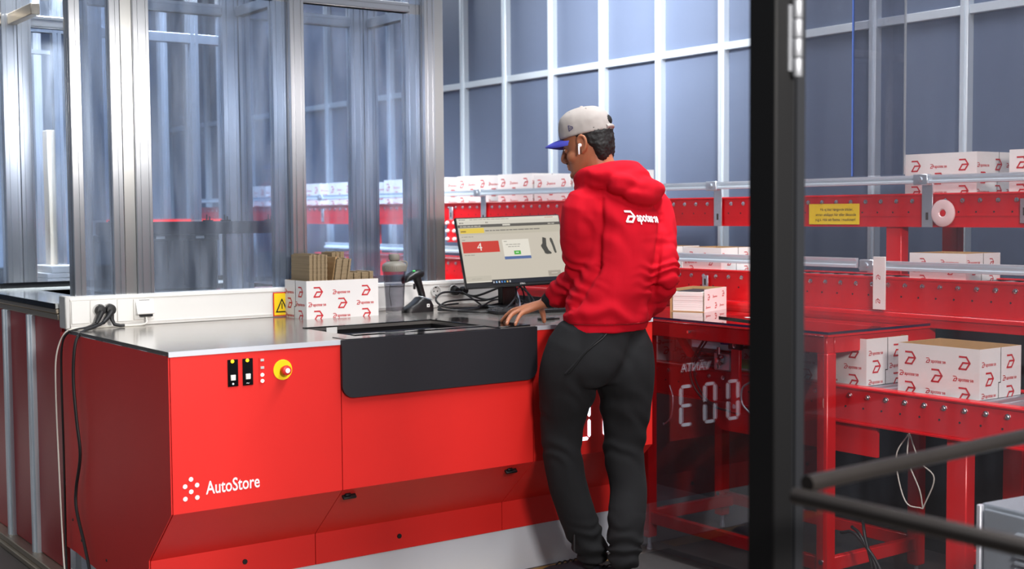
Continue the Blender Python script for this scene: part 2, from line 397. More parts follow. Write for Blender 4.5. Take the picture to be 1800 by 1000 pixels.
# ------------------------------------------------------------------ low red partition with countertop, left
lp = thing('low_partition', (1.5, 6.2, 0), 'low partition of dark red panels between white posts with a grey countertop', 'partition')
posts = [5.43, 5.80, 6.17, 6.54, 6.91, 7.28]
lo = 5.05
for i, y in enumerate(posts):
    mb = MB(); mb.box(1.502, 1.515, lo, y - 0.03, 0.05, 1.03, 0.002); obj('panel', mb, M['red_panel'], lp)
    mb = MB(); mb.box(1.484, 1.53, y - 0.032, y + 0.028, 0.04, 1.03, 0.003); mb.box(1.476, 1.485, y - 0.012, y + 0.008, 0.04, 1.03)
    obj('post', mb, M['frame_white'], lp); lo = y + 0.028
mb = MB(); mb.box(1.44, 1.53, 5.03, 7.4, 0.0, 0.022, 0.003); mb.box(1.455, 1.53, 5.03, 7.4, 0.022, 0.048, 0.003)
obj('bottom_rail', mb, M['brown_alu'], lp)
mb = MB(); mb.box(1.49, 1.56, 5.05, 7.4, 1.03, 1.052, 0.002); mb.box(1.484, 1.56, 5.05, 7.4, 1.054, 1.074, 0.003)
obj('top_rail', mb, M['brown_alu'], lp)
mb = MB(); mb.box(1.482, 2.7, 5.05, 6.26, 1.075, 1.094); ct = obj('countertop', mb, M['counter'], lp)
mb = MB(); mb.box(1.478, 1.483, 5.05, 6.26, 1.074, 1.0945); mb.box(1.0, 2.7, 6.26, 6.285, 1.080, 1.120); obj('edge_band', mb, M['black_gloss'], ct, label='black edge band of the countertop')

# ------------------------------------------------------------------ glazed machine enclosure
GX = thing('machine_enclosure', (2.4, 5.02, 1.12), 'glazed aluminium machine enclosure standing behind the red workstation', 'enclosure')
def profile(mb, x0, x1, y0, y1, z0, z1, n=1, side=True):
    """slotted aluminium extrusion: n slots on the face towards -Y and one on the face towards -X"""
    wx = (x1 - x0) / n; poly = [(x0, y1), (x0, y1)]
    poly = [(x0, y1)]
    if side:
        ym = (y0 + y1) / 2; poly += [(x0, ym + .004), (x0 + .006, ym + .004), (x0 + .006, ym - .004), (x0, ym - .004)]
    poly += [(x0, y0 + .002), (x0 + .002, y0)]
    for k in range(n):
        xm = x0 + wx * (k + .5); poly += [(xm - .004, y0), (xm - .004, y0 + .007), (xm + .004, y0 + .007), (xm + .004, y0)]
    poly += [(x1 - .002, y0), (x1, y0 + .002), (x1, y1)]
    mb.prism(poly, lambda a, b, t: (a, b, t), z0, z1)
def post(x0, x1, y0, y1, z0, z1, n=1, parent=None, m='alu', lab=None):
    mb = MB(); profile(mb, x0, x1, y0, y1, z0, z1, n); return obj('post', mb, M[m], parent or GX, label=lab)
ZT = 3.4
post(1.545, 1.588, 5.0, 5.045, 1.12, ZT)
post(1.700, 1.742, 5.0, 5.045, 1.12, ZT)
mb = MB(); mb.box(1.745, 1.789, 5.004, 5.02, 1.12, ZT, .001); obj('flat_plate', mb, M['alu_flat'], GX)
post(1.790, 1.855, 4.99, 5.045, 1.12, ZT, 2)
post(2.402, 2.462, 5.03, 5.07, 1.12, ZT, 2)
post(2.465, 2.530, 4.99, 5.045, 1.12, ZT, 2)
post(3.055, 3.128, 5.03, 5.07, 1.12, ZT, 2)
post(3.132, 3.186, 4.99, 5.045, 1.12, ZT, 2)
mb = MB(); mb.box(3.187, 3.233, 4.995, 5.045, 1.12, ZT, .001); obj('flat_plate', mb, M['alu_flat'], GX)
def beamx(x0, x1, y0, y1, z0, z1, m='alu', parent=None):
    mb = MB(); mb.box(x0, x1, y0, y1, z0, z1, .003); mb.box(x0, x1, y0 - .003, y0 + .002, z0 + .006, z0 + .016); mb.box(x0, x1, y0 - .003, y0 + .002, z1 - .016, z1 - .006)
    return obj('beam', mb, M[m], parent or GX)
for x0, x1 in ((1.588, 1.70), (1.855, 2.402), (2.530, 3.055)): beamx(x0, x1, 4.996, 5.04, 2.326, 2.371)
def pane(x0, x1, y, z0, z1, parent=None, m='glass_machine'):
    mb = MB(); mb.box(x0, x1, y, y + .005, z0, z1); return obj('glass_pane', mb, M[m], parent or GX)
for x0, x1 in ((1.588, 1.70), (1.855, 2.465), (2.530, 3.132)):
    pane(x0, x1, 5.022, 1.12, 2.326); pane(x0, x1, 5.022, 2.371, ZT)
# rear row
for x0, x1 in ((1.70, 1.79), (2.395, 2.47), (2.475, 2.53), (3.05, 3.12), (3.125, 3.20)): post(x0, x1, 5.53, 5.575, 1.08, ZT, 1 if x1 - x0 < .06 else 2)
for x0, x1 in ((1.79, 2.395), (2.53, 3.05)): beamx(x0, x1, 5.53, 5.575, 2.325, 2.375)
for x in (1.72, 2.48, 3.16):
    mb = MB(); mb.box(x - .02, x + .025, 5.045, 5.53, 2.328, 2.372, .003); obj('side_beam', mb, M['alu'], GX)
for x in (1.72, 2.49, 3.165):
    mb = MB(); mb.box(x, x + .005, 5.07, 5.53, 1.12, 2.328); obj('glass_pane', mb, M['glass_machine'], GX)
pane(1.79, 2.395, 5.55, 1.41, 2.325); pane(2.53, 3.05, 5.55, 1.14, 2.325)
def rail(x0, x1, z0, z1, clips):
    mb = MB(); mb.box(x0, x1, 5.49, 5.528, z0, z1, .003); mb.box(x0, x1, 5.484, 5.49, z0 + .008, z0 + .016)
    r = obj('tote_rail', mb, mat('dark_rail', (70, 70, 80), 0.3, 0.7), GX, label='dark rail across the enclosure')
    for x in clips:
        mb = MB(); mb.box(x - .02, x + .02, 5.495, 5.52, z1, z1 + .006); mb.cyl((x - .006, 5.507, z1), (x - .006, 5.507, z1 + .03), .003, 6); mb.cyl((x + .008, 5.507, z1), (x + .008, 5.507, z1 + .022), .003, 6)
        obj('rail_clip', mb, M['rubber'], r)
rail(1.80, 2.66, 1.345, 1.402, (1.87, 2.30, 2.385, 2.6)); rail(2.62, 3.36, 1.078, 1.128, (2.86, 3.0))
# second aluminium bay farther left, behind the countertop
G2 = thing('rear_enclosure', (1.9, 6.3, 1.12), 'second glazed enclosure set back behind the grey countertop', 'enclosure')
post(1.632, 1.70, 6.28, 6.33, 1.12, ZT, 2, G2); post(1.703, 1.765, 6.28, 6.33, 1.12, ZT, 2, G2)
post(1.40, 1.44, 6.28, 6.33, 1.12, ZT, 1, G2)
beamx(1.765, 2.02, 6.29, 6.33, 2.318, 2.375, parent=G2); beamx(1.44, 1.632, 6.29, 6.33, 2.318, 2.375, 'brown_alu', parent=G2)
pane(1.765, 2.02, 6.31, 1.12, 2.318, G2); pane(1.765, 2.02, 6.31, 2.375, ZT, G2); pane(1.44, 1.632, 6.31, 1.12, 2.318, G2)
post(2.02, 2.10, 6.28, 6.33, 1.12, ZT, 2, G2)
mb = MB(); mb.box(1.66, 1.70, 5.9, 6.28, 2.32, 2.37, .003); obj('side_beam', mb, M['brown_alu'], G2)
mb = MB(); mb.box(1.74, 2.05, 6.9, 6.94, 2.27, 2.29); obj('beam', mb, M['alu'], G2)

# storage grid of aluminium columns behind both
SG = thing('storage_grid', (2.2, 7.4, 0), 'field of slim aluminium columns of the storage grid behind the enclosures', 'storage grid')
cm = None
for j, y in enumerate((6.62, 7.35, 8.1, 8.9, 9.8)):
    for i in range(7):
        x = 0.9 + 0.36 * i + 0.11 * j
        if x > 0.452 * y or x < 0.2 * y: continue
        if cm is None:
            mb = MB(); profile(mb, x - .022, x + .022, y - .022, y + .022, 0, 3.6); o = obj('grid_column', mb, M['alu'], SG); cm = o.data; c0 = (x, y)
        else: inst('grid_column', cm, (SG.location.x + x - c0[0], SG.location.y + y - c0[1], 0), SG)
for y, z in ((6.62, 2.34), (7.35, 2.62)):
    mb = MB(); mb.box(1.3, 0.452 * y, y - .02, y + .02, z, z + .05, .002); obj('grid_beam', mb, M['alu'], SG)
for y, z0, z1 in ((7.0, 1.37, 1.41),):
    mb = MB(); mb.box(2.25, 3.1, y, y + .008, z0 - .03, z1); obj('grid_shelf', mb, M['red_panel'], SG, label='red cross member low in the grid')

# ------------------------------------------------------------------ red picking workstation
XL, XR, YF, YB, ZD = 1.492, 3.53, 3.911, 4.965, 1.0
WS = thing('picking_workstation', (2.5, 4.4, 0), 'long red picking workstation with steel worktop, black apron and pale plinth', 'workstation')
# sheet-metal front: upper face, inward slope and lower face in three bays
def front(x0, x1):
    mb = MB()
    sec = [(YF, 0.985), (YF, 0.482), (4.122, 0.288), (4.122, 0.176), (4.16, 0.176), (4.16, 0.27), (YF + .04, 0.47), (YF + .04, 0.985)]
    mb.prism(sec, lambda a, b, t: (t, a, b), x0 + .0015, x1 - .0015)
    return obj('front_panel', mb, M['red'], WS, smooth=20)
SX1, SX2 = 2.102, 2.922
for a, b in ((XL + .004, SX1), (SX1, SX2), (SX2, XR)): front(a, b)
mb = MB()
sec = [(YF + .003, 0.985), (YF + .003, 0.483), (4.125, 0.290), (4.125, 0.13), (4.45, 0.13), (4.9, 0.155), (5.03, 0.155), (5.03, 0.985)]
mb.prism(sec, lambda a, b, t: (t, a, b), XL, XL + .004)
sp = obj('side_panel', mb, M['red'], WS, smooth=20)
mb = MB()
for y, z in ((4.30, .165), (4.55, .20), (4.55, .16), (4.83, .215), (4.93, .275)): mb.cyl((XL - .0025, y, z), (XL + .001, y, z), .005, 8)
obj('screw', mb, M['rubber'], sp, kind='stuff')
mb = MB(); mb.prism(sec, lambda a, b, t: (t, a, b), XR - .004, XR); obj('side_panel', mb, M['red'], WS, smooth=20)
mb = MB(); mb.box(XL + .03, XR - .004, 4.128, 4.15, 0.0, 0.176); mb.box(XL + .03, XL + .05, 4.128, 4.98, 0.0, 0.16)
obj('plinth', mb, M['plinth'], WS)
mb = MB(); mb.box(XL + .006, XL + .028, 4.86, 4.93, 0.02, 0.22); obj('corner_bracket', mb, M['zinc'], WS)
# worktop round the picking opening (2.21..2.77 x 4.03..4.39)
OX0, OX1, OY0, OY1 = 2.21, 2.77, 4.035, 4.39
mb = MB()
for (a, b, c, d) in ((XL, OX0, YF, YB), (OX1, XR, YF, YB), (OX0, OX1, YF, OY0), (OX0, OX1, OY1, YB)): mb.box(a, b, c, d, 0.988, 1.0)
obj('worktop', mb, M['steel_top'], WS, smooth=0)
for a, b in ((XL, SX1), (SX2 + .014, XR)):
    mb = MB(); mb.box(a, b, YF - .004, YF + .001, 0.984, 1.0005); obj('edge_strip', mb, M['edge'], WS)
# apron with rounded lower corners
r = .045; x0, x1, z0, z1 = SX1 - .002, SX2 + .012, 0.800, 0.9995
poly = [(x0, z1), (x0, z0 + r)] + [(x0 + r - r * math.cos(t), z0 + r - r * math.sin(t)) for t in [math.pi / 2 * k / 6 for k in range(1, 6)]] + [(x0 + r, z0), (x1 - r, z0)] + \
       [(x1 - r + r * math.sin(t), z0 + r - r * math.cos(t)) for t in [math.pi / 2 * k / 6 for k in range(1, 6)]] + [(x1, z0 + r), (x1, z1)]
mb = MB(); mb.prism(poly, lambda a, b, t: (a, t, b), YF - .014, YF - .001); obj('apron', mb, M['apron'], WS, smooth=25, label='black apron below the picking opening')
mb = MB(); mb.box(OX0 - .0, OX1, OY0 - .028, OY0, 1.0, 1.0045, .001); mb.box(OX0, OX1, OY1, OY1 + .022, 1.0, 1.004, .001); mb.box(OX1, OX1 + .16, OY0 - .10, OY1 + .022, 1.0, 1.0045, .001)
mb.box(SX1 + .02, OX1, YF - .005, OY0 - .028, 1.0, 1.002)
obj('opening_frame', mb, M['black_gloss'], WS, label='glossy black frame round the picking opening')
mb = MB(); mb.box(2.30, 2.345, OY1 - .002, OY1 + .001, .975, .998); obj('frame_label', mb, M['white'], WS)
mb = MB(); mb.box(OX0 - .03, OX0 - .004, 4.0, 4.4, .70, .988); mb.box(OX1 + .004, OX1 + .03, 4.0, 4.4, .70, .988); mb.box(OX0 - .03, OX1 + .03, OY1 + .004, OY1 + .02, .70, .988); mb.box(OX0 - .03, OX1 + .03, OY0 - .02, OY0 - .004, .70, .988); mb.box(OX0 - .03, OX1 + .03, 4.0, 4.4, .69, .70)
obj('bin_well', mb, M['black'], WS)
# latches
for x, z in ((2.14, .456), (2.83, .460)):
    mb = MB(); y = YF + (0.482 - z) * (4.122 - YF) / (0.482 - 0.288); q = Matrix.Translation((x, y, z)) @ Matrix.Rotation(R_(-47), 4, 'X')
    mb.box(-.026, .026, -.004, .006, -.016, .016, .002, q); mb.box(-.018, .004, -.012, -.002, -.01, .01, .002, q); mb.cyl(q @ Vector((-.02, -.008, .012)), q @ Vector((.02, -.008, .012)), .003, 8)
    obj('latch', mb, M['black'], WS)
for x, z in ((1.83, .232), (2.45, .226), (3.2, .23)):
    mb = MB(); mb.cyl((x, 4.118, z), (x, 4.126, z), .009, 12); obj('screw_cap', mb, M['rubber'], WS)
# control pads, status lamps, emergency stop
fy = YF - .004
for x0, first in ((1.689, 0), (1.741, 1)):
    mb = MB(); mb.box(x0, x0 + .036, fy, YF + .002, .874, .962, .001); cp = obj('control_pad', mb, M['black_gloss'], WS, label='black push button pad')
    mb = MB(); mb.lathe((x0 + .016, fy, .956), [(.006, 0), (.005, .003), (0.0005, .004)], 10, (0, -1, 0)); obj('indicator_lamp', mb, M['led_yellow'], cp)
    mb = MB(); mb.box(x0 + .009, x0 + .026, fy - .003, fy + .001, .894, .912, .001); obj('push_button', mb, M['white'], cp)
    mb = MB()
    if first: put_text(mb, '~', (0, fy - .0006, 0), (1, 0, 0), (0, 0, 1), x0 + .011, .876, .02)
    else: mb.cyl((x0 + .017, fy - .001, .883), (x0 + .017, fy, .883), .0035, 8)
    obj('pad_symbol', mb, M['white_print'], cp)
mb = MB(); mb.box(1.800, 1.820, YF - .002, YF + .001, .878, .962); sl = obj('status_strip', mb, M['red'], WS)
for z, m_ in ((.953, 'white_shade'), (.928, 'white_shade'), (.904, 'led_white'), (.884, 'led_white')):
    mb = MB()
    if m_ == 'white_shade': mb.box(1.804, 1.816, YF - .004, YF - .001, z - .004, z + .004)
    else: mb.lathe((1.810, YF - .002, z), [(.006, 0), (.005, .003), (.0005, .0045)], 10, (0, -1, 0))
    obj('status_lamp', mb, M[m_], sl)
mb = MB(); mb.lathe((1.884, YF, .915), [(.034, -.001), (.034, .002), (.0336, .0024), (.001, .0024)], 32, (0, -1, 0)); es = obj('emergency_stop_plate', mb, M['yellow'], WS, label='round yellow plate of the emergency stop')
mb = MB(); mb.lathe((1.886, YF - .002, .915), [(.011, 0), (.011, .012), (.0155, .014), (.017, .022), (.0155, .029), (.009, .032), (.0005, .0325)], 24, (0, -1, 0)); obj('emergency_stop_button', mb, M['red'], es, label='red mushroom button')
mb = MB(); mb.lathe((1.886, YF - .0345, .915), [(.0085, 0), (.0085, .001), (.0005, .0012)], 16, (0, -1, 0)); obj('button_ring', mb, M['white_print'], es)
# maker's lettering: six dots and the word
fu, fv = (1, 0, 0), (0, 0, 1); O = (0, YF - .0012, 0)
mb = MB()
for px, pz in ((1.5575, .589), (1.5375, .568), (1.5775, .568), (1.5575, .549), (1.5375, .528), (1.5775, .528)):
    mb = MB(); mb.lathe((px, YF - .0012, pz), [(.0075, 0), (.0075, .0005), (.0003, .0006)], 16, (0, -1, 0)); obj('logo_dot', mb, M['white_print'], WS)
mb = MB()
put_text(mb, 'AutoStore', O, fu, fv, 1.607, .534, width=.187, size=.060, bold=.012)
obj('lettering', mb, M['white_print'], WS, smooth=0, label='white word AutoStore')
# numeric display
def digit(mb, x, z, on, w_=.060, h=.160, t=.014):
    y0, y1 = YF - .003, YF - .0005; g = .004
    hb = lambda zc: [(x + g, zc), (x + g + t / 2, zc - t / 2), (x + w_ - g - t / 2, zc - t / 2), (x + w_ - g, zc), (x + w_ - g - t / 2, zc + t / 2), (x + g + t / 2, zc + t / 2)]
    vb = lambda xc, za, zb: [(xc, za + g), (xc + t / 2, za + g + t / 2), (xc + t / 2, zb - g - t / 2), (xc, zb - g), (xc - t / 2, zb - g - t / 2), (xc - t / 2, za + g + t / 2)]
    zm = z + h / 2; S = dict(a=hb(z + h), d=hb(z), g=hb(zm), e=vb(x, z, zm), f=vb(x, zm, z + h), c=vb(x + w_, z, zm), b=vb(x + w_, zm, z + h))
    for k in on: mb.prism(S[k], lambda a, b, t_: (a, t_, b), y0, y1)
for x, on in ((3.135, 'abcdef'), (3.272, 'abcdef'), (3.409, 'abgcd')):
    mb = MB(); digit(mb, x, .543, on); obj('display_digit', mb, M['digit'], WS, label='lit white segment digit')
mb = MB(); put_text(mb, 'VÄNTA', O, fu, fv, 3.30, .765, size=.050, bold=.01); obj('display_word', mb, M['digit'], WS, smooth=0, label='small lit word VÄNTA')

# ------------------------------------------------------------------ white cable trunking with sockets
TK = thing('cable_trunking', (2.5, 5.0, 1.0), 'white cable trunking with sockets along the back of the worktop', 'trunking')
mb = MB(); mb.box(1.512, 3.60, YB, 5.035, 1.0, 1.122, .003); mb.box(1.512, 3.60, YB - .003, YB + .002, 1.108, 1.112); mb.box(1.512, 3.60, YB - .003, YB + .002, 1.012, 1.016)
obj('channel', mb, M['white'], TK)
mb = MB(); mb.box(1.493, 1.511, YB - .004, 5.04, 1.0, 1.126, .004); obj('end_cap', mb, M['white_shade'], TK)
for x0, x1 in ((1.516, 1.585), (1.588, 1.690), (1.693, 1.752)):
    mb = MB(); mb.box(x0, x1, YB - .005, YB + .001, 1.018, 1.105, .001); obj('cover_plate', mb, M['white'], TK)
def socket(x, z):
    mb = MB(); mb.lathe((x, YB - .003, z), [(.026, 0), (.026, .005), (.0235, .0065), (.021, .005), (.0195, -.003), (.0005, -.003)], 28, (0, -1, 0)); s_ = obj('socket', mb, M['white_shade'], TK)
    mb = MB()
    for dx in (-.0095, .0095): mb.cyl((x + dx, YB - .0045, z), (x + dx, YB - .001, z), .003, 8)
    for dz in (-.018, .018): mb.box(x - .003, x + .003, YB - .007, YB - .002, z + dz - .003, z + dz + .003)
    obj('socket_hole', mb, M['rubber'], s_, kind='stuff')
socket(1.622, 1.068); socket(1.660, 1.068); socket(3.158, 1.076); socket(3.255, 1.076)
mb = MB(); mb.box(3.18, 3.245, YB - .004, YB, 1.098, 1.101); obj('cover_joint', mb, M['white_shade'], TK)
mb = MB(); mb.box(1.757, 1.838, YB - .006, YB + .001, 1.022, 1.102, .001); nb = obj('network_plate', mb, M['white'], TK)
mb = MB(); mb.prism([(YB - .006, 1.098), (YB - .03, 1.048), (YB - .028, 1.044), (YB - .006, 1.046)], lambda a, b, t: (t, a, b), 1.764, 1.832); obj('hood', mb, M['white'], nb)
mb = MB(); mb.box(1.778, 1.826, YB - .026, YB - .004, 1.034, 1.0445); obj('port_shade', mb, M['black'], nb)
mb = MB()
for k in range(7): mb.box(1.780 + .006 * k, 1.7835 + .006 * k, YB - .0068, YB - .0062, 1.0955, 1.0995)
obj('port_number', mb, M['seam'], nb, smooth=0)
# warning sticker
mb = MB(); mb.box(2.352, 2.43, YB - .0058, YB - .0038, 1.004, 1.104); st = obj('warning_sticker', mb, M['red'], TK, label='yellow warning sticker with red border')
mb = MB(); mb.box(2.356, 2.426, YB - .0065, YB - .0058, 1.008, 1.100); obj('sticker_face', mb, M['yellow'], st)
mb = MB()
tri = [(2.366, 1.022), (2.416, 1.022), (2.391, 1.074)]
for i in range(3):
    a = Vector(tri[i]); b = Vector(tri[(i + 1) % 3]); d = (b - a).normalized(); n_ = Vector((-d.y, d.x)) * .0025; a = a - d * .002; b = b + d * .002
    mb.prism([tuple(a - n_), tuple(b - n_), tuple(b + n_), tuple(a + n_)], lambda p, q, t: (p, t, q), YB - .0073, YB - .0065)
mb.prism([(2.389, 1.034), (2.393, 1.034), (2.393, 1.058), (2.389, 1.058)], lambda p, q, t: (p, t, q), YB - .0073, YB - .0065)
obj('warning_triangle', mb, M['black'], st)

# ------------------------------------------------------------------ printed cartons
def carton_meshes(L, W, H, closed=False, seam=True):
    """open white carton with kraft inside; local origin at the base centre, long side along x"""
    t = .004; mb = MB()
    x0, x1, y0, y1 = -L / 2, L / 2, -W / 2, W / 2
    o_ = [(x0, y0), (x1, y0), (x1, y1), (x0, y1)]; i_ = [(x0 + t, y0 + t), (x1 - t, y0 + t), (x1 - t, y1 - t), (x0 + t, y1 - t)]
    v = [(a, b, 0) for a, b in o_] + [(a, b, H) for a, b in o_] + [(a, b, H) for a, b in i_] + [(a, b, t) for a, b in i_]
    mb.cur = 0; mb.add(v, [(0, 1, 5, 4), (1, 2, 6, 5), (2, 3, 7, 6), (3, 0, 4, 7), (3, 2, 1, 0)])
    mb.cur = 1; mb.add(v, [(4, 5, 9, 8), (5, 6, 10, 9), (6, 7, 11, 10), (7, 4, 8, 11), (8, 9, 13, 12), (9, 10, 14, 13), (10, 11, 15, 14), (11, 8, 12, 15), (12, 13, 14, 15)])
    body = mesh_from('carton_body', mb, [M['carton'], M['kraft']], smooth=0, fix=False)
    e = .0007; spots = []
    for O, rz, w_, first in (((x0, y0 - e, 0), 0, L, 0), ((x1 + e, y0, 0), math.pi / 2, W, 1), ((x1, y1 + e, 0), math.pi, L, 0), ((x0 - e, y1, 0), -math.pi / 2, W, 1)):
        U = Vector((math.cos(rz), math.sin(rz), 0)); h = .036 * H / .157
        for r_ in range(3):
            z = H * (.70 - .31 * r_) - .01; n = max(2, round(w_ / .115))
            for c in range(n):
                xc = w_ * (c + .5) / n
                if (c + r_ + first) % 2 == 0: spots.append(('printed_mark', Vector(O) + U * (xc - h * .6) + Vector((0, 0, z - h * .25)), rz, h * 1.05))
                elif not (H < .12 and r_ == 2): spots.append(('printed_word', Vector(O) + U * (xc - .047) + Vector((0, 0, z + h * .05)), rz, .0158))
    sm = MB()
    for sx in (-1, 1):
        X = sx * (L / 2 + .0006)
        for ya, yb, za, zb in ((-.0015, .0015, H * .30, H), (-.0015, .012, H * .295, H * .315), (.0105, .0135, 0, H * .315)):
            sm.add([(X, ya, za), (X, yb, za), (X, yb, zb), (X, ya, zb)], [(0, 1, 2, 3)])
    smm = mesh_from('lock_slit', sm, M['seam'], smooth=0, fix=False)
    return body, smm, spots
PRINT = {}
_q = MB(); put_mark(_q, (0, 0, 0), (1, 0, 0), (0, 0, 1), 0, 0, 1.0); PRINT['printed_mark'] = mesh_from('printed_mark', _q, M['ink'], smooth=0, fix=False)
_q = MB(); put_logo(_q, (0, 0, 0), (1, 0, 0), (0, 0, 1), 0, 0, 1.0); PRINT['printed_word'] = mesh_from('printed_word', _q, M['ink'], smooth=0, fix=False)
CT = {'std': carton_meshes(.337, .197, .157), 'deep': carton_meshes(.34, .30, .172), 'flat': carton_meshes(.255, .22, .105), 'sq': carton_meshes(.30, .30, .16)}
def carton(kind, x, y, z, rotz, label, group=None):
    r = thing('carton', (x, y, z), label, 'box', group, rotz=rotz)
    body, slit, spots = CT[kind]
    for nm, me in (('carton_body', body), ('lock_slit', slit)):
        o = bpy.data.objects.new(nm, me); COL.objects.link(o); o.parent = r
    for nm, loc, rz, s_ in spots:
        if abs(rz - math.pi) < .1 and rotz == 0: continue
        if abs(rz - math.pi / 2) < .1: continue
        if rotz > .1 and abs(rz) < .1: continue
        o = bpy.data.objects.new(nm, PRINT[nm]); COL.objects.link(o); o.parent = r; o.location = loc; o.rotation_euler = (0, 0, rz); o.scale = (s_, s_, s_)
    return r
carton('std', 2.5755, 4.862, 1.0, 0, 'open white printed carton on the worktop filled with brown cardboard pieces')

# cardboard pieces standing in the carton
def fluted(name, x, y0, y1, z0, z1, th, lean, label, m='corrugated'):
    """a corrugated sheet standing on edge, lean = shift of its top along x; fluted edge strips show as ribs"""
    mb = MB(); n = 26
    for k in range(n):
        f0, f1 = k / n, (k + 1) / n; za, zb = z0 + (z1 - z0) * f0, z0 + (z1 - z0) * f1; xa = x + lean * f0; xb = x + lean * f1; d = .0006 if k % 2 else 0
        v = [(xa - d, y0 - d, za), (xa + th + d, y0 - d, za), (xa + th + d, y1, za), (xa - d, y1, za), (xb - d, y0 - d, zb), (xb + th + d, y0 - d, zb), (xb + th + d, y1, zb), (xb - d, y1, zb)]
        mb.add(v, [(3, 2, 1, 0), (4, 5, 6, 7), (0, 1, 5, 4), (1, 2, 6, 5), (2, 3, 7, 6), (3, 0, 4, 7)])
    return tag(obj(name, mb, M[m], smooth=0, at=(x, (y0 + y1) / 2, z0)), label, 'cardboard', 'cardboard pieces in the carton')
NTH = ['first', 'second', 'third', 'fourth', 'fifth', 'sixth', 'seventh', 'eighth', 'ninth']
cx0 = 2.425
for k in range(9):
    fluted('cardboard_sheet', cx0 + k * .0092, 4.775 + .004 * (k % 2), 4.94, 1.005, 1.262 + .0014 * ((k * 3) % 4), .0078, .004, 'tall brown corrugated sheet in the upright block, %s from the carton\'s left end' % NTH[k])
fluted('cardboard_sheet', 2.510, 4.786, 4.94, 1.005, 1.252, .006, .045, 'dark brown cardboard sheet leaning right beside the upright block', 'kraft')
for k in range(7):
    fluted('cardboard_sheet', 2.520 + k * .0096, 4.772 + .003 * (k % 3), 4.93, 1.005, 1.243 + .002 * ((k * 5) % 3), .0082, .036, 'corrugated sheet of the slanted middle bundle in the carton, %s from the left' % NTH[k])
for k in range(6):
    fluted('cardboard_sheet', 2.575 + k * .010, 4.86 + .003 * (k % 2), 4.955, 1.005, 1.268 + .0016 * (k % 3), .0082, .003, 'tall corrugated sheet standing behind the slanted bundle, %s from the left' % NTH[k])
for k in range(7):
    fluted('cardboard_sheet', 2.600 + k * .0185, 4.78 + .006 * (k % 2), 4.90, 1.005, 1.188 - .002 * (k % 3), .0165, .002, 'short stub of corrugated board right of the bundles, %s from the left' % NTH[k])

# ------------------------------------------------------------------ bottle
bx, by = 2.846, 4.80
BT = thing('drinking_bottle', (bx, by, 1.0), 'smoky clear drinking bottle with olive grey lid beside the carton', 'bottle')
mb = MB(); mb.lathe((bx, by, 1.0), [(.030, .001), (.038, .004), (.0395, .012), (.042, .07), (.046, .13), (.048, .165), (.0495, .19), (.0475, .19), (.046, .165), (.044, .13), (.040, .07), (.037, .014), (.0005, .008), (.0005, .001)], 32)
obj('bottle_body', mb, M['bottle'], BT)
mb = MB(); mb.lathe((bx, by, 1.0), [(.0005, .0095), (.0365, .0145), (.0395, .07), (.0433, .126), (.0005, .126)], 28); obj('water', mb, M['water'], BT)
mb = MB(); mb.lathe((bx, by, 1.0), [(.051, .182), (.0525, .186), (.0525, .205), (.050, .213), (.036, .222), (.024, .226), (.0005, .226)], 32)
for k in range(40):
    a = 2 * math.pi * k / 40; mb.cyl((bx + .0522 * math.cos(a), by + .0522 * math.sin(a), .187 + 1), (bx + .0522 * math.cos(a), by + .0522 * math.sin(a), 1.204), .0012, 5)
obj('lid', mb, M['bottle_lid'], BT)
mb = MB(); mb.lathe((bx, by, 1.0), [(.019, .224), (.019, .230), (.0225, .231), (.0235, .235), (.0235, .252), (.021, .257), (.0005, .258)], 28); obj('cap', mb, M['bottle_lid'], BT)
mb = MB()
for a0 in (3.6, 5.2):
    mb.tube([(bx + (.040 + .03 * (z - 1.02) / .15 * .25) * math.cos(a0 + .5 * abs(z - 1.09) * 8), by + (.040 + .03 * (z - 1.02) / .15 * .25) * math.sin(a0 + .5 * abs(z - 1.09) * 8), z) for z in (1.035, 1.06, 1.09, 1.115, 1.13)], .0012, 5)
obj('grip_line', mb, M['rubber'], BT, kind='stuff')
mb = MB(); mb.tube([(bx + .05, by - .01, 1.19), (bx + .056, by - .012, 1.205), (bx + .054, by - .01, 1.222), (bx + .03, by, 1.226)], .003, 6, sub=3); obj('carry_loop', mb, M['bottle_lid'], BT)

# ------------------------------------------------------------------ hand scanner in its cradle
CR = thing('scanner_cradle', (2.965, 4.81, 1.0), 'black scanner cradle with a small white label on the worktop', 'cradle')
mb = MB()
sec = [((2.898, .022, .010)), ]
rings = []
for x, hw, z0, z1 in ((2.893, .012, 1.001, 1.010), (2.900, .026, 1.0, 1.020), (2.925, .032, 1.0, 1.032), (2.950, .034, 1.0, 1.048), (2.970, .036, 1.0, 1.066), (2.995, .036, 1.0, 1.066), (3.020, .034, 1.0, 1.052), (3.032, .028, 1.0, 1.035)):
    rings.append([(x, 4.81 + hw * c, z0 + (z1 - z0) * s) for c, s in ((-1, 0), (-1, .75), (-.8, .95), (-.4, 1), (.4, 1), (.8, .95), (1, .75), (1, 0))])
mb.rings(rings); obj('cradle_body', mb, M['black'], CR, smooth=60)
mb = MB(); mb.box(2.992, 3.006, 4.7722, 4.7736, 1.022, 1.036); lb = obj('cradle_label', mb, M['white'], CR)
mb = MB(); mb.box(2.9965, 3.0015, 4.7716, 4.7722, 1.0265, 1.0315); obj('label_mark', mb, M['seam'], lb)
mb = MB(); mb.tube([(2.958, 4.785, 1.072), (2.975, 4.773, 1.066), (3.01, 4.775, 1.056), (3.024, 4.79, 1.052)], .0022, 6, sub=3); obj('bright_edge', mb, M['zinc'], CR)
SCN = thing('barcode_scanner', (2.985, 4.81, 1.06), 'black hand scanner with a green lamp standing in its cradle', 'scanner')
mb = MB(); rings = []
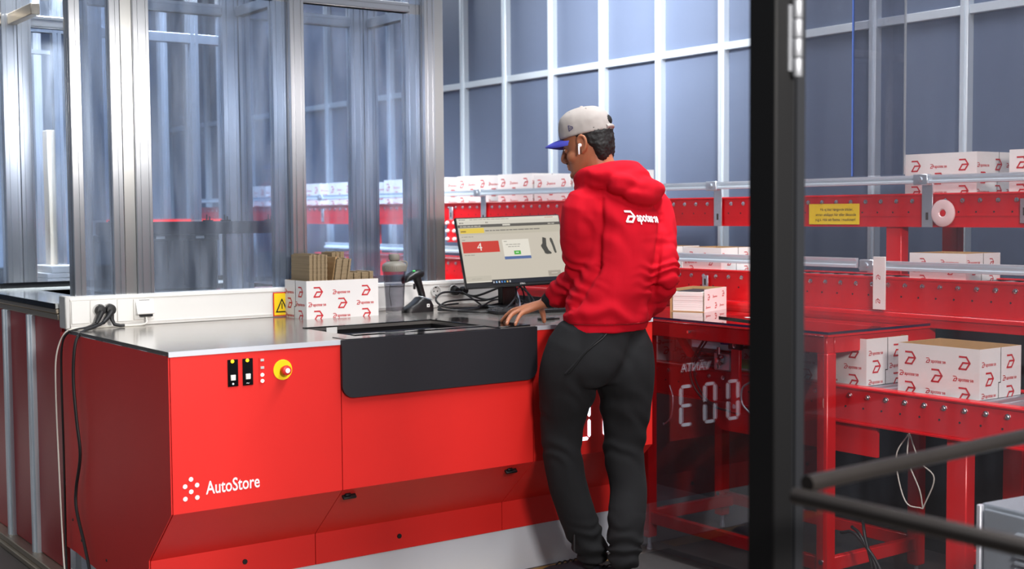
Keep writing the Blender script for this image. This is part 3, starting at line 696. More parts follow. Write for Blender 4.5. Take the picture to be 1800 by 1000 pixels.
for (x, z), hx, hy in (((2.996, 1.045), .014, .016), ((2.988, 1.08), .0145, .0165), ((2.975, 1.12), .015, .017), ((2.966, 1.145), .018, .02), ((2.962, 1.165), .021, .022)):
    rings.append([(x + hx * math.cos(t), 4.81 + hy * math.sin(t), z + .3 * hx * math.cos(t)) for t in [2 * math.pi * k / 16 for k in range(16)]])
mb.rings(rings); obj('handle', mb, M['black'], SCN, smooth=70)
mb = MB(); rings = []
for x, z, hy, hz in ((2.896, 1.142, .018, .012), (2.899, 1.143, .024, .017), (2.915, 1.150, .026, .020), (2.940, 1.160, .025, .021), (2.965, 1.166, .024, .021), (2.985, 1.166, .021, .019), (2.996, 1.163, .012, .011)):
    rings.append([(x + .25 * hz * math.sin(t), 4.81 + hy * math.cos(t), z + hz * math.sin(t)) for t in [2 * math.pi * k / 18 for k in range(18)]])
mb.rings(rings); obj('scanner_head', mb, M['black'], SCN, smooth=70)
mb = MB(); mb.box(2.8935, 2.897, 4.796, 4.824, 1.134, 1.15); obj('scan_window', mb, M['black_gloss'], SCN)
mb = MB(); mb.lathe((2.945, 4.80, 1.1798), [(.006, 0), (.005, .002), (.0004, .003)], 12); obj('ready_lamp', mb, M['led_green'], SCN)
mb = MB(); mb.box(2.948, 2.956, 4.804, 4.816, 1.10, 1.125, .002); obj('trigger', mb, M['rubber'], SCN)

# ------------------------------------------------------------------ monitor
MC = Vector((3.409, 4.70, 1.260))
MR = (Matrix.Rotation(-.190, 4, 'Z') @ Matrix.Rotation(-.325, 4, 'X') @ Matrix.Rotation(-.026, 4, 'Y'))
MT = Matrix.Translation(MC) @ MR
MON = thing('monitor', (3.43, 4.80, 1.0), 'black tilted computer monitor showing a picking page on the worktop', 'monitor')
HW, HH = .260, .1635
mb = MB(); mb.box(-HW, HW, 0, .018, -HH, HH, .003, MT); mb.box(-HW * .8, HW * .8, .018, .042, -HH * .75, HH * .75, .008, MT); obj('housing', mb, M['black'], MON)
SX0, SX1_, SZ0, SZ1 = -.254, .254, -.139, .158
mb = MB(); mb.box(SX0, SX1_, -.0012, .001, SZ0, SZ1, 0, MT)
def emat(n, c, s=.92): return mat(n, (10, 10, 10), 0.35, emit=c, estr=s)
scr = obj('screen', mb, emat('screen_page', (205, 196, 180)), MON, label='lit beige screen page')
sl_ = [0]
def srect(x0, z0, x1, z1, c, name='page_block', lab=None):
    """block of the page; x, z measured 0..1 across the screen from its lower-left corner"""
    sl_[0] += 1; d = -.0014 - .00004 * sl_[0]; X = lambda u: SX0 + u * (SX1_ - SX0); Z = lambda u: SZ0 + u * (SZ1 - SZ0)
    mb = MB(); mb.add([(X(x0), d, Z(z0)), (X(x1), d, Z(z0)), (X(x1), d, Z(z1)), (X(x0), d, Z(z1))], [(0, 1, 2, 3)], MT)
    return obj(name, mb, c if not isinstance(c, tuple) else emat('page', c), scr, label=lab, smooth=0)
srect(0, .955, 1, 1, (224, 218, 204), 'browser_bar'); srect(0, .90, 1, .955, (216, 210, 196), 'browser_bar')
srect(0, .855, 1, .90, (92, 88, 82), 'title_bar')
srect(0, .74, 1, .855, (196, 188, 170), 'page_band'); srect(.015, .765, .245, .845, (232, 200, 70), 'yellow_banner')
srect(.015, .46, .365, .635, (206, 52, 36), 'red_banner', 'red banner with the figure 4')
srect(.40, .37, .66, .645, (232, 226, 212), 'dialog_box'); srect(.40, .335, .66, .38, (84, 108, 160), 'dialog_bar')
srect(.50, .405, .565, .465, (70, 175, 60), 'green_button')
srect(0, 0, .24, .10, (196, 188, 172), 'page_block'); srect(.80, .04, .925, .125, (170, 160, 146), 'grey_button')
srect(0, 0, 1, .018, (220, 214, 200), 'page_block'); 
srect(.24, -.035, 1, .03, (16, 20, 34), 'task_bar')
for k, c in enumerate(((210, 210, 210), (160, 200, 240), (230, 230, 230), (90, 140, 220), (60, 150, 210), (230, 190, 110), (200, 200, 200))):
    srect(.25 + .026 * k, -.022, .262 + .026 * k, .006, c, 'task_icon')
def stext(s, x, z, size, c, width=None, center=False, bold=0.0):
    sl_[0] += 1; d = -.0014 - .00004 * sl_[0]; q = MB()
    put_text(q, s, (0, 0, 0), (1, 0, 0), (0, 0, 1), SX0 + x * (SX1_ - SX0), SZ0 + z * (SZ1 - SZ0), size=size, width=width, center=center, bold=bold)
    mb = MB(); mb.add([(p[0], d, p[2]) for p in q.v], q.f, MT)
    return obj('page_text', mb, emat('page_text', c), scr, smooth=0)
stext('4', .175, .49, .052, (240, 232, 222), center=True)
def lines(x0, z, widths, h, c):
    """rows of unreadably small print as fine dashes"""
    sl_[0] += 1; d = -.0014 - .00004 * sl_[0]; mb = MB(); x = x0
    for w_ in widths:
        X0 = SX0 + x * (SX1_ - SX0); X1 = SX0 + (x + w_) * (SX1_ - SX0); Z0 = SZ0 + z * (SZ1 - SZ0)
        mb.add([(X0, d, Z0), (X1, d, Z0), (X1, d, Z0 + h), (X0, d, Z0 + h)], [(0, 1, 2, 3)], MT); x += w_ + .006
    obj('small_print', mb, emat('page_text', c), scr, smooth=0, kind='stuff')
rw = lambda n, a, b: [random.uniform(a, b) for _ in range(n)]
lines(.02, .865, rw(6, .02, .05), .005, (190, 184, 170)); lines(.43, .868, [.075], .007, (220, 214, 200)); lines(.88, .868, [.03, .03], .004, (200, 194, 180))
lines(.255, .79, rw(12, .02, .06), .0045, (120, 116, 108)); lines(.02, .785, [.05], .006, (150, 120, 40)); lines(.02, .705, rw(4, .015, .04), .003, (150, 144, 132))
lines(.02, .655, [.03], .003, (150, 144, 132)); lines(.02, .42, rw(3, .02, .04), .003, (150, 144, 132))
lines(.43, .56, rw(4, .02, .045), .003, (150, 146, 136)); lines(.45, .525, rw(4, .02, .035), .003, (150, 146, 136)); lines(.415, .61, [.03], .003, (150, 146, 136)); lines(.515, .43, [.03], .004, (220, 240, 210))
lines(.83, .075, [.06], .005, (196, 188, 176)); lines(.02, .97, rw(5, .004, .009), .004, (90, 88, 84)); lines(.12, .97, rw(9, .02, .05), .003, (160, 154, 142)); lines(.02, .918, rw(3, .006, .01), .005, (70, 66, 60)); lines(.27, .918, rw(2, .006, .01), .005, (80, 70, 60)); lines(.86, .97, rw(6, .006, .01), .004, (190, 120, 100))
lines(.05, .05, rw(2, .03, .06), .003, (176, 170, 156))
def spoly(pts, c, name):
    sl_[0] += 1; d = -.0014 - .00004 * sl_[0]; mb = MB()
    mb.add([(SX0 + x * (SX1_ - SX0), d, SZ0 + z * (SZ1 - SZ0)) for x, z in pts], [tuple(range(len(pts)))], MT)
    obj(name, mb, emat('sock', c), scr, smooth=0)
spoly([(.800, .660), (.835, .640), (.828, .52), (.842, .45), (.868, .405), (.862, .388), (.820, .385), (.800, .40), (.795, .435), (.775, .50), (.772, .525), (.790, .56)], (70, 68, 62), 'sock_picture')
spoly([(.872, .64), (.884, .645), (.896, .62), (.910, .50), (.918, .41), (.910, .395), (.900, .40), (.892, .44), (.884, .52), (.870, .60)], (78, 76, 70), 'sock_picture')
mb = MB(); q = MB(); put_text(q, 'DELL', (0, 0, 0), (1, 0, 0), (0, 0, 1), .004, -.157, size=.012, bold=.02); mb.add([(p[0], -.0005, p[2]) for p in q.v], q.f, MT); obj('lettering', mb, M['white_shade'], MON, smooth=0)
mb = MB(); mb.box(3.395, 3.475, 4.775, 4.80, 1.006, 1.22, .006); mb.box(3.385, 3.485, 4.74, 4.79, 1.17, 1.26, .006); mb.box(3.39, 3.40, 4.765, 4.80, 1.02, 1.14, .002); obj('stand_column', mb, M['black'], MON)
mb = MB(); mb.box(3.31, 3.56, 4.63, 4.85, 1.0005, 1.012, .004); obj('stand_foot', mb, M['black'], MON)

# ------------------------------------------------------------------ keyboard, tag, pen
ka = R_(-12); KM = Matrix.Translation((3.36, 4.46, 1.0)) @ Matrix.Rotation(ka, 4, 'Z')
KB = thing('keyboard', (3.36, 4.46, 1.0), 'black keyboard lying in front of the monitor', 'keyboard')
mb = MB(); mb.box(-.215, .215, -.065, .065, .0005, .016, .003, KM); obj('keyboard_case', mb, M['black'], KB)
km = None
for r_ in range(5):
    for c in range(18):
        x = -.202 + c * .0238; y = -.05 + r_ * .0228
        if km is None:
            mb = MB(); v = [(-.0095, -.009, 0), (.0095, -.009, 0), (.0095, .009, 0), (-.0095, .009, 0), (-.007, -.006, .007), (.007, -.006, .007), (.007, .008, .007), (-.007, .008, .007)]
            mb.add(v, [(4, 5, 6, 7), (0, 1, 5, 4), (1, 2, 6, 5), (2, 3, 7, 6), (3, 0, 4, 7)]); km = mesh_from('key', mb, M['black'], smooth=0)
        p = KM @ Vector((x, y, .0158)); o = inst('key', km, p, KB, (0, 0, ka))
# ------------------------------------------------------------------ cables on the worktop
def cable(name, pts, r, m, label, group=None, sub=6, plug=None):
    mb = MB(); mb.tube(pts, r, 8, sub=sub)
    return tag(obj(name, mb, M[m], smooth=60), label, 'cable', group)
# left: two plugs in the trunking, cords over the edge
PC = thing('power_cord', (1.622, 4.95, 1.068), 'black power cord from the left plug falling down behind the white cable', 'cable')
mb = MB(); mb.lathe((1.622, 4.957, 1.068), [(.0185, 0), (.0195, .006), (.0195, .018), (.016, .026), (.0005, .028)], 20, (0, -1, 0)); mb.tube([(1.622, 4.932, 1.062), (1.606, 4.925, 1.035), (1.594, 4.915, 1.020)], [.012, .010, .007], 10); obj('plug', mb, M['rubber'], PC)
mb = MB(); mb.tube([(1.594, 4.915, 1.020), (1.55, 4.90, 1.008), (1.515, 4.895, 1.004), (1.482, 4.92, .985), (1.474, 4.955, .93), (1.474, 4.968, .80), (1.475, 4.968, .55), (1.472, 4.96, .30), (1.462, 4.93, .12), (1.45, 4.87, .008), (1.42, 4.7, .006)], .0042, 8, sub=6); obj('cord', mb, M['rubber'], PC)
PC2 = thing('power_cord', (1.660, 4.95, 1.068), 'thick black power cord from the right plug hanging in front of the red side', 'cable')
mb = MB(); mb.lathe((1.660, 4.957, 1.068), [(.0185, 0), (.0205, .006), (.0205, .020), (.017, .028), (.0005, .030)], 20, (0, -1, 0)); mb.tube([(1.660, 4.93, 1.062), (1.640, 4.92, 1.040), (1.615, 4.90, 1.022)], [.012, .010, .0075], 10)
mb.tube([(1.660, 4.93, 1.060), (1.658, 4.922, 1.03), (1.664, 4.914, 1.013), (1.684, 4.906, 1.0075), (1.700, 4.905, 1.0075)], [.009, .008, .007, .006, .006], 8); obj('plug', mb, M['rubber'], PC2)
mb = MB(); mb.tube([(1.615, 4.90, 1.022), (1.565, 4.86, 1.010), (1.520, 4.82, 1.004), (1.484, 4.79, .985), (1.468, 4.785, .93), (1.464, 4.79, .82), (1.467, 4.775, .68), (1.474, 4.765, .55), (1.470, 4.81, .42), (1.466, 4.80, .34), (1.468, 4.72, .22), (1.46, 4.63, .10), (1.44, 4.62, .008), (1.40, 4.5, .007)], .0058, 8, sub=6); obj('cord', mb, M['rubber'], PC2)
cable('network_cable', [(1.80, 4.945, 1.035), (1.795, 4.93, 1.010), (1.75, 4.925, 1.004), (1.66, 4.94, 1.004), (1.58, 4.935, 1.004), (1.52, 4.925, 1.005), (1.482, 4.945, .985), (1.462, 4.985, .90), (1.458, 4.99, .75), (1.460, 4.985, .5), (1.458, 4.96, .25), (1.446, 4.90, .10), (1.43, 4.80, .006), (1.40, 4.6, .005)], .0032, 'cable_white', 'white network cable running from the trunking port over the edge')
# behind the monitor: a tangle of black cords
tang = [
    ([(3.255, 4.945, 1.076), (3.25, 4.90, 1.07), (3.13, 4.86, 1.075), (3.075, 4.83, 1.045), (3.12, 4.80, 1.012), (3.28, 4.79, 1.006), (3.42, 4.80, 1.02)], .0048, 'black cord looping left below the monitor corner'),
    ([(3.07, 4.80, 1.01), (3.12, 4.82, 1.035), (3.26, 4.84, 1.04), (3.36, 4.86, 1.03), (3.5, 4.86, 1.06), (3.58, 4.87, 1.09)], .0042, 'black cord in the upper loop left of the monitor stand'),
    ([(3.07, 4.80, 1.01), (3.05, 4.76, 1.006), (3.12, 4.73, 1.006), (3.26, 4.76, 1.01), (3.38, 4.83, 1.03), (3.5, 4.88, 1.03)], .0042, 'black cord lying on the worktop left of the stand'),
    ([(3.44, 4.74, 1.12), (3.42, 4.70, 1.06), (3.33, 4.63, 1.02), (3.22, 4.56, 1.006), (3.12, 4.56, 1.006), (3.08, 4.66, 1.006)], .0042, 'black cord hanging from the stand to the worktop'),
    ([(3.50, 4.93, 1.09), (3.46, 4.88, 1.075), (3.52, 4.84, 1.03), (3.50, 4.80, 1.01)], .0045, 'black cord bowing right behind the stand'),
    ([(3.30, 4.945, 1.06), (3.34, 4.90, 1.05), (3.45, 4.87, 1.085), (3.53, 4.85, 1.10)], .0052, 'thick black cord across the back of the stand'),
    ([(3.47, 4.78, 1.13), (3.51, 4.77, 1.07), (3.49, 4.74, 1.02), (3.43, 4.72, 1.006), (3.34, 4.74, 1.006)], .004, 'black cord dropping right of the stand'),
]
tang += [
    ([(3.28, 4.93, 1.07), (3.32, 4.88, 1.03), (3.30, 4.80, 1.008), (3.20, 4.72, 1.006), (3.10, 4.70, 1.006), (3.06, 4.76, 1.010), (3.10, 4.84, 1.018), (3.22, 4.87, 1.022)], .0042, 'black cord in a wide flat loop on the worktop left of the keyboard'),
    ([(3.52, 4.90, 1.12), (3.56, 4.82, 1.07), (3.55, 4.74, 1.02), (3.46, 4.68, 1.007), (3.40, 4.63, 1.006)], .0045, 'black cord hanging nearest the man\'s left cuff'),
    ([(3.33, 4.93, 1.05), (3.40, 4.90, 1.03), (3.47, 4.86, 1.05), (3.54, 4.87, 1.03), (3.57, 4.80, 1.008)], .005, 'black cord waving low behind the stand'),
    ([(3.44, 4.80, 1.15), (3.48, 4.84, 1.10), (3.55, 4.86, 1.12), (3.585, 4.84, 1.06), (3.56, 4.78, 1.01)], .0038, 'thin black cord arching up right of the stand'),
]
for i, (pts, r_, lab) in enumerate(tang): cable('monitor_cable', pts, r_, 'rubber', lab, 'cords behind the monitor')
cable('monitor_cable', [(3.54, 4.90, 1.10), (3.50, 4.80, 1.06), (3.44, 4.70, 1.02), (3.40, 4.66, 1.006), (3.33, 4.66, 1.006)], .0035, 'zinc', 'silver grey cord slanting down right of the monitor stand')
for x in (3.255, 3.30):
    mb = MB(); mb.lathe((x, 4.957, 1.074), [(.0185, 0), (.0195, .006), (.0195, .022), (.015, .030), (.0005, .031)], 20, (0, -1, 0))
    tag(obj('mains_plug', mb, M['rubber']), 'round black plug in the trunking socket %s' % ('nearest the scanner' if x < 3.28 else 'behind the monitor edge'), 'plug')
mb = MB(); mb.box(3.10, 3.17, 4.09, 4.12, 1.0, 1.010, .003); mb.box(3.17, 3.20, 4.10, 4.112, 1.0, 1.006)
tag(obj('box_cutter', mb, M['black']), 'small black box cutter lying near the worktop edge by the man', 'cutter')

# ------------------------------------------------------------------ tote in the picking well
TT = thing('storage_tote', (2.49, 4.212, .706), 'dark slate storage tote with dividers inside the picking opening', 'tote')
mb = MB(); a, b, c, d = 2.215, 2.765, 4.04, 4.385; z0, z1 = .706, .972
for q in ((a, b, c, c + .008), (a, b, d - .008, d), (a, a + .008, c, d), (b - .008, b, c, d)): mb.box(*q, z0, z1)
mb.box(a, b, c, d, z0, z0 + .006); obj('tote_wall', mb, M['tote'], TT)
for k in range(1, 7):
    x = a + (b - a) * k / 7
    mb = MB(); mb.box(x - .002, x + .002, d - .016, d - .008, z0, z1 - .01); obj('rib', mb, M['black'], TT)

# ------------------------------------------------------------------ red packing table with clear guard
TB = thing('packing_table', (3.9, 3.8, 0), 'red steel packing table with glossy top right of the workstation', 'table')
TZ = 0.988
top = [(3.612, 3.07), (4.26, 3.07), (4.26, 4.52), (4.05, 4.42), (3.612, 4.06)]
mb = MB(); mb.prism(top, lambda a, b, t: (a, b, t), TZ - .012, TZ - .004); obj('tabletop', mb, M['red_frame'], TB, smooth=0)
mb = MB(); mb.cur = 0; mb.prism(top, lambda a, b, t: (a, b, t), TZ - .0035, TZ + .0065); obj('clear_sheet', mb, M['table_sheet'], TB, smooth=0, label='clear glossy sheet on the tabletop')
mb = MB()
for i in range(5):
    a, b = Vector(top[i]), Vector(top[(i + 1) % 5]); d = (b - a).normalized(); n_ = Vector((d.y, -d.x)) * .001
    mb.prism([tuple(a), tuple(b), tuple(b + n_), tuple(a + n_)], lambda p, q, t: (p, q, t), TZ - .003, TZ + .006)
obj('sheet_edge', mb, M['acryl_edge'], TB, smooth=0, label='dark purple edge of the clear sheet')
for nm, q in (('top_rail', (3.617, 3.657, 3.08, 4.08, .915, TZ - .012)), ('top_rail', (3.66, 4.25, 3.08, 3.12, .915, TZ - .012)), ('top_rail', (3.66, 4.18, 4.03, 4.07, .915, TZ - .012)), ('top_rail', (4.21, 4.25, 3.12, 4.5, .915, TZ - .012))):
    mb = MB(); mb.box(*q, .003); obj(nm, mb, M['red_frame'], TB)
for x, y in ((3.642, 4.055), (3.642, 3.098), (4.17, 4.15), (4.17, 3.10)):
    mb = MB(); mb.box(x - .025, x + .025, y - .022, y + .028, .055, .916, .004); lg = obj('leg', mb, M['red_frame'], TB)
    mb = MB(); mb.cyl((x, y, .026), (x, y, .056), .008, 10); mb.lathe((x, y, 0), [(.012, 0), (.012, .006), (.008, .026), (.0005, .026)], 12); obj('levelling_foot', mb, M['zinc'], lg)
    mb = MB(); mb.lathe((x - .025, y, .155), [(.011, 0), (.010, .006), (.0005, .007)], 10, (-1, 0, 0)); obj('bolt', mb, M['chrome'], lg)
for q in ((3.628, 3.654, 3.12, 4.035, .115, .165), (4.157, 4.183, 3.12, 4.13, .115, .165), (3.667, 4.145, 4.055, 4.085, .115, .165), (3.667, 4.145, 3.085, 3.115, .115, .165)):
    mb = MB(); mb.box(*q, .003); obj('bottom_rail', mb, M['red_frame'], TB)
mb = MB(); mb.prism([(3.94, .955), (3.97, .955), (3.86, .835), (3.83, .835)], lambda a, b, t: (t, a, b), 3.675, 3.70); mb.box(3.66, 3.70, 3.925, 3.985, .90, .955); obj('brace', mb, M['red_frame'], TB)
mb = MB(); mb.box(3.652, 3.668, 3.545, 3.590, .640, .935, .002); vb = obj('hanger_bar', mb, M['red_frame'], TB)
for z in (.665, .905):
    mb = MB(); mb.lathe((3.652, 3.567, z), [(.011, 0), (.010, .006), (.0005, .007)], 10, (-1, 0, 0)); obj('bolt', mb, M['chrome'], vb)
mb = MB(); mb.box(3.650, 3.668, 3.535, 3.605, .888, .925, .003); obj('hanger_clamp', mb, M['black'], vb)
mb = MB(); mb.lathe((3.66, 3.635, .932), [(.020, -.02), (.024, -.012), (.024, .012), (.018, .02), (.0005, .021)], 14, (-1, 0, 0)); mb.box(3.645, 3.675, 3.60, 3.64, .905, .925); obj('blue_knob', mb, M['blue_knob'], TB, label='blue plastic knob under the tabletop')
mb = MB(); mb.box(3.576, 3.581, 3.06, 4.09, .03, .984, .001); obj('guard_sheet', mb, M['acrylic'], TB, label='clear upright guard sheet mirroring the lit digits')
mb = MB()
for y, z in ((4.055, .155), (3.75, .95), (3.2, .95)): mb.cyl((3.572, y, z), (3.617, y, z), .006, 8)
obj('guard_spacer', mb, M['chrome'], TB, kind='stuff')
mb = MB(); mb.prism([(3.77, 3.775), (3.985, 3.741), (3.93, 3.50), (3.72, 3.53)], lambda a, b, t: (a, b, t), TZ + .0067, TZ + .0135); o = obj('black_plate', mb, M['black_gloss'], smooth=0); tag(o, 'thin glossy black plate lying on the packing table', 'plate')
mb = MB(); mb.prism([(3.80, 3.66), (3.96, 3.635), (3.93, 3.515), (3.78, 3.535)], lambda a, b, t: (a, b, t), TZ + .0138, TZ + .0145); o = obj('paper_sheet', mb, M['carton'], smooth=0); tag(o, 'white paper sheet on the black plate on the packing table', 'paper')

# leaflet box on the table
LM = Matrix.Translation((3.928, 4.015, TZ + .0066)) @ Matrix.Rotation(R_(23), 4, 'Z')
LB = thing('leaflet_box', (4.0, 4.12, TZ + .0066), 'low printed carton open at one end holding stacked white leaflets on the packing table', 'box')
mb = MB()
mb.cur = 0; mb.box(0, .245, 0, .0035, 0, .098, 0, LM)
mb.cur = 1; mb.box(0, .245, .0036, .0046, .001, .0975, 0, LM); mb.box(0, .245, .160, .1635, 0, .098, 0, LM); mb.box(.2415, .245, .0047, .160, 0, .098, 0, LM); mb.box(0, .2415, .0047, .160, 0, .003, 0, LM)
mb.box(-.001, .004, .156, .1635, 0, .098, 0, LM)
obj('carton_body', mb, [M['carton'], M['kraft']], LB, smooth=0)
Uo = (LM.to_3x3() @ Vector((1, 0, 0))); O_ = LM @ Vector((0, -.0006, 0))
for x_, z_, s_ in ((.030, .052, .022), (.195, .060, .022), (.110, .012, .022)):
    q = MB(); put_mark(q, O_, Uo, (0, 0, 1), x_, z_, s_); obj('printed_mark', q, M['ink'], LB, smooth=0)
for x_, z_ in ((.085, .060), (.01, .016), (.165, .018)):
    q = MB(); put_logo(q, O_, Uo, (0, 0, 1), x_, z_, .010); obj('printed_word', q, M['ink'], LB, smooth=0)
for k in range(9):
    j = random.uniform(-.001, .001); mb = MB(); mb.box(.003 + j, .215 + j, .012 + j, .152 + j, .0035 + k * .0092, .0035 + k * .0092 + .0087, 0, LM)
    tag(obj('leaflet_bundle', mb, M['white'], smooth=0), 'white bundle of leaflets in the low open carton, %s from the bottom' % NTH[k], 'leaflets', 'leaflet bundles in the low carton')
mb = MB(); mb.box(.02, .20, .03, .14, .087, .0885, 0, LM); tag(obj('top_leaflet', mb, M['apron'], smooth=0), 'dark cover leaflet lying on top of the white bundles', 'leaflet')

# ------------------------------------------------------------------ roller conveyors
BOLT = None; ROLL = {}
def conveyor(name, label, X0, W, Y0, Y1, zt, h, leg_ys, z_roller=-.006, mid=False, bolt_dz=-.030):
    global BOLT
    cv = thing(name, (X0 + W / 2, (Y0 + Y1) / 2, 0), label, 'conveyor')
    for s, X in ((1, X0), (-1, X0 + W)):
        mb = MB(); t = .004 * s
        sec = [(X, zt - h), (X, zt), (X + 12 * t, zt), (X + 12 * t, zt - .004), (X + t, zt - .004), (X + t, zt - h + .004), (X + 12 * t, zt - h + .004), (X + 12 * t, zt - h)]
        mb.prism(sec, lambda a, b, q: (a, q, b), Y0, Y1)
        if s > 0:
            mb.tube([(X - .002, Y0, zt - .004), (X - .002, Y1, zt - .004)], .006, 6); mb.box(X - .007, X, Y0, Y1, zt - h, zt - h + .006)
            if mid: mb.box(X - .003, X, Y0, Y1, zt - h + mid, zt - h + mid + .005)
        ch = obj('side_channel', mb, M['red_conv'], cv, smooth=25)
        if s > 0:
            mb = MB(); y = Y0 + .06
            while y < Y1: mb.cyl((X - .0012, y, zt - h * .55), (X + .0005, y, zt - h * .55), .004, 6); y += .08
            obj('hole', mb, M['rubber'], ch, kind='stuff')
    n = int((Y1 - Y0) / .08)
    if W not in ROLL:
        mb = MB(); mb.cyl((.012, 0, 0), (W - .012, 0, 0), .025, 12); ROLL[W] = mesh_from('roller', mb, M['zinc'], smooth=40)
    if BOLT is None:
        mb = MB(); mb.lathe((0, 0, 0), [(.0105, 0), (.010, .004), (.006, .005), (.006, .010), (.0005, .011)], 8, (-1, 0, 0)); BOLT = mesh_from('bolt', mb, M['chrome'], smooth=40)
    for k in range(n):
        y = Y0 + .04 + k * .08
        inst('roller', ROLL[W], (X0, y, zt + z_roller - .025), cv); inst('bolt', BOLT, (X0, y, zt + bolt_dz), cv)
    for y in leg_ys:
        for X in (X0 + .012, X0 + W - .062):
            mb = MB(); mb.box(X, X + .05, y - .04, y + .04, .0, zt - h, .004); obj('leg', mb, M['red_frame'], cv)
        mb = MB(); mb.box(X0 + .064, X0 + W - .064, y - .02, y + .02, .22, .27, .003); obj('cross_bar', mb, M['red_frame'], cv)
    return cv
CU = conveyor('upper_conveyor', 'topmost red roller conveyor along the slate wall carrying a row of white cartons', 4.50, .46, 2.3, 11.0, 1.495, .137, (3.485, 5.7, 7.9, 10.1), mid=.045)
CM = conveyor('middle_conveyor', 'middle red roller conveyor with flat cartons behind the packing table', 4.22, .275, 2.2, 8.2, 1.162, .135, (2.5, 5.2, 7.7))
CL = conveyor('lower_conveyor', 'lowest red roller conveyor running under the packing table', 3.722, .40, 1.9, 4.62, .792, .135, (2.62,), bolt_dz=-.032)
mb = MB(); rr_ = .05
poly = [(2.95, .658), (3.76, .658), (3.76, .545 + rr_)] + [(3.76 - rr_ + rr_ * math.cos(t), .545 + rr_ - rr_ * math.sin(t)) for t in [math.pi / 2 * k / 6 for k in range(1, 7)]] + [(2.95, .545)]
mb.prism(poly, lambda a, b, t: (t, a, b), 3.735, 3.75); obj('drive_cover', mb, M['red_frame'], CL, label='rounded red drive cover below the channel')
mb = MB(); mb.box(4.20, 4.219, 2.2, 8.2, .975, 1.026, .003); mb.box(4.19, 4.20, 2.2, 8.2, 1.010, 1.022); obj('support_beam', mb, M['red_conv'], CM)
mb = MB(); mb.box(4.30, 4.31, 2.2, 8.2, .08, .97); obj('shade_sheet', mb, M['black'], CM, label='black sheet added for the shade under the middle conveyor')  # added black sheet, darkens the space below the conveyors as shade would
mb = MB(); mb.box(4.452, 4.457, 3.39, 3.655, 1.575, 2.9); sg_ = obj('clear_screen', mb, M['acrylic'], CU, label='narrow clear upright screen with bright edges above the guide rail')
for y_, m_ in ((3.387, 'alu'), (3.655, 'screen_blue')):
    mb = MB(); mb.box(4.449, 4.459, y_, y_ + .005, 1.575, 2.9); obj('screen_edge', mb, M[m_], sg_)
# aluminium guide rails with clamps and straps
def guide_rail(cv, X, Y0, Y1, z0, z1, joints):
    mb = MB(); h = z1 - z0
    sec = [(X, z0), (X - .016, z0 + .002), (X - .016, z0 + .3 * h), (X - .006, z0 + .42 * h), (X - .006, z0 + .66 * h), (X - .013, z1 - .004), (X - .013, z1), (X + .006, z1), (X + .006, z0)]
    mb.prism(sec, lambda a, b, t: (a, t, b), Y0, Y1); g = obj('guide_rail', mb, M['rail_alu'], cv, smooth=20, label='pale aluminium guide rail')
    for y in joints:
        mb = MB(); mb.box(X - .022, X + .01, y - .035, y + .035, z0 - .006, z1 + .004, .003); mb.lathe((X - .022, y, (z0 + z1) / 2), [(.012, 0), (.011, .007), (.0005, .008)], 10, (-1, 0, 0)); obj('rail_clamp', mb, M['zinc'], g)
guide_rail(CU, 4.46, 2.3, 11.0, 1.535, 1.570, (4.50, 6.50, 3.30, 8.55))
guide_rail(CM, 4.20, 3.42, 8.0, 1.196, 1.236, (5.9,)); guide_rail(CM, 4.20, 2.2, 3.40, 1.190, 1.228, (3.36,))
def strap(cv, X, y, z0, z1, w_=.052, name='strap_bracket'):
    mb = MB(); mb.box(X - .006, X - .001, y - w_ / 2, y + w_ / 2, z0, z1, .001); s_ = obj(name, mb, M['zinc'], cv)
    mb = MB(); mb.box(X - .0068, X - .006, y - .006, y + .006, z0 + .03, z0 + .06); obj('slot', mb, M['seam'], s_)
for y in (4.50, 6.50, 3.30): strap(CU, 4.492, y, 1.358, 1.545)
for y in (2.86, 6.86, 8.6): strap(CU, 4.492, y, 1.375, 1.470, .038)
strap(CM, 4.212, 4.30, 1.06, 1.135, .035)
mb = MB(); mb.box(4.178, 4.183, 3.265, 3.325, 1.035, 1.245, .001); ls = obj('printed_strap', mb, M['white'], CM, label='white upright strap with small red print')
for z in (1.06, 1.155):
    q = MB(); put_mark(q, (4.1775, 3.30, z), (0, 0, 1), (0, 1, 0), 0, -.01, .018); obj('printed_mark', q, M['ink'], ls, smooth=0)
# yellow notice
mb = MB(); mb.box(4.4915, 4.494, 3.650, 3.930, 1.368, 1.458); nt = obj('yellow_notice', mb, M['yellow'], CU, label='yellow notice in Swedish on the upper conveyor')
q = MB(); O = (4.491, 3.905, 0); U = (0, -1, 0); V = (0, 0, 1)
for s_, z, w_, x in (('Ha ej löst hängande kläder,', 1.428, .182, .040), ('annan utsläppt hår eller liknande', 1.405, .225, .013), ('p.g.a. risk att fastna i maskinen!', 1.383, .222, .013)): put_text(q, s_, O, U, V, x, z, width=w_, bold=.01)
obj('notice_text', q, M['seam'], nt, smooth=0)
# round white fan-shaped reflector
mb = MB(); mb.lathe((4.488, 3.222, 1.415), [(.055, 0), (.055, .006), (.045, .012), (.018, .010), (.012, .004), (.0005, .004)], 24, (-1, 0, 0)); o = obj('round_reflector', mb, mat('pink_white_plastic', (236, 205, 205), 0.3), CU, label='round whitish disc on the upper conveyor side')
mb = MB(); mb.lathe((4.483, 3.222, 1.415), [(.014, 0), (.012, .003), (.0005, .004)], 12, (-1, 0, 0)); obj('disc_centre', mb, M['red_conv'], o)
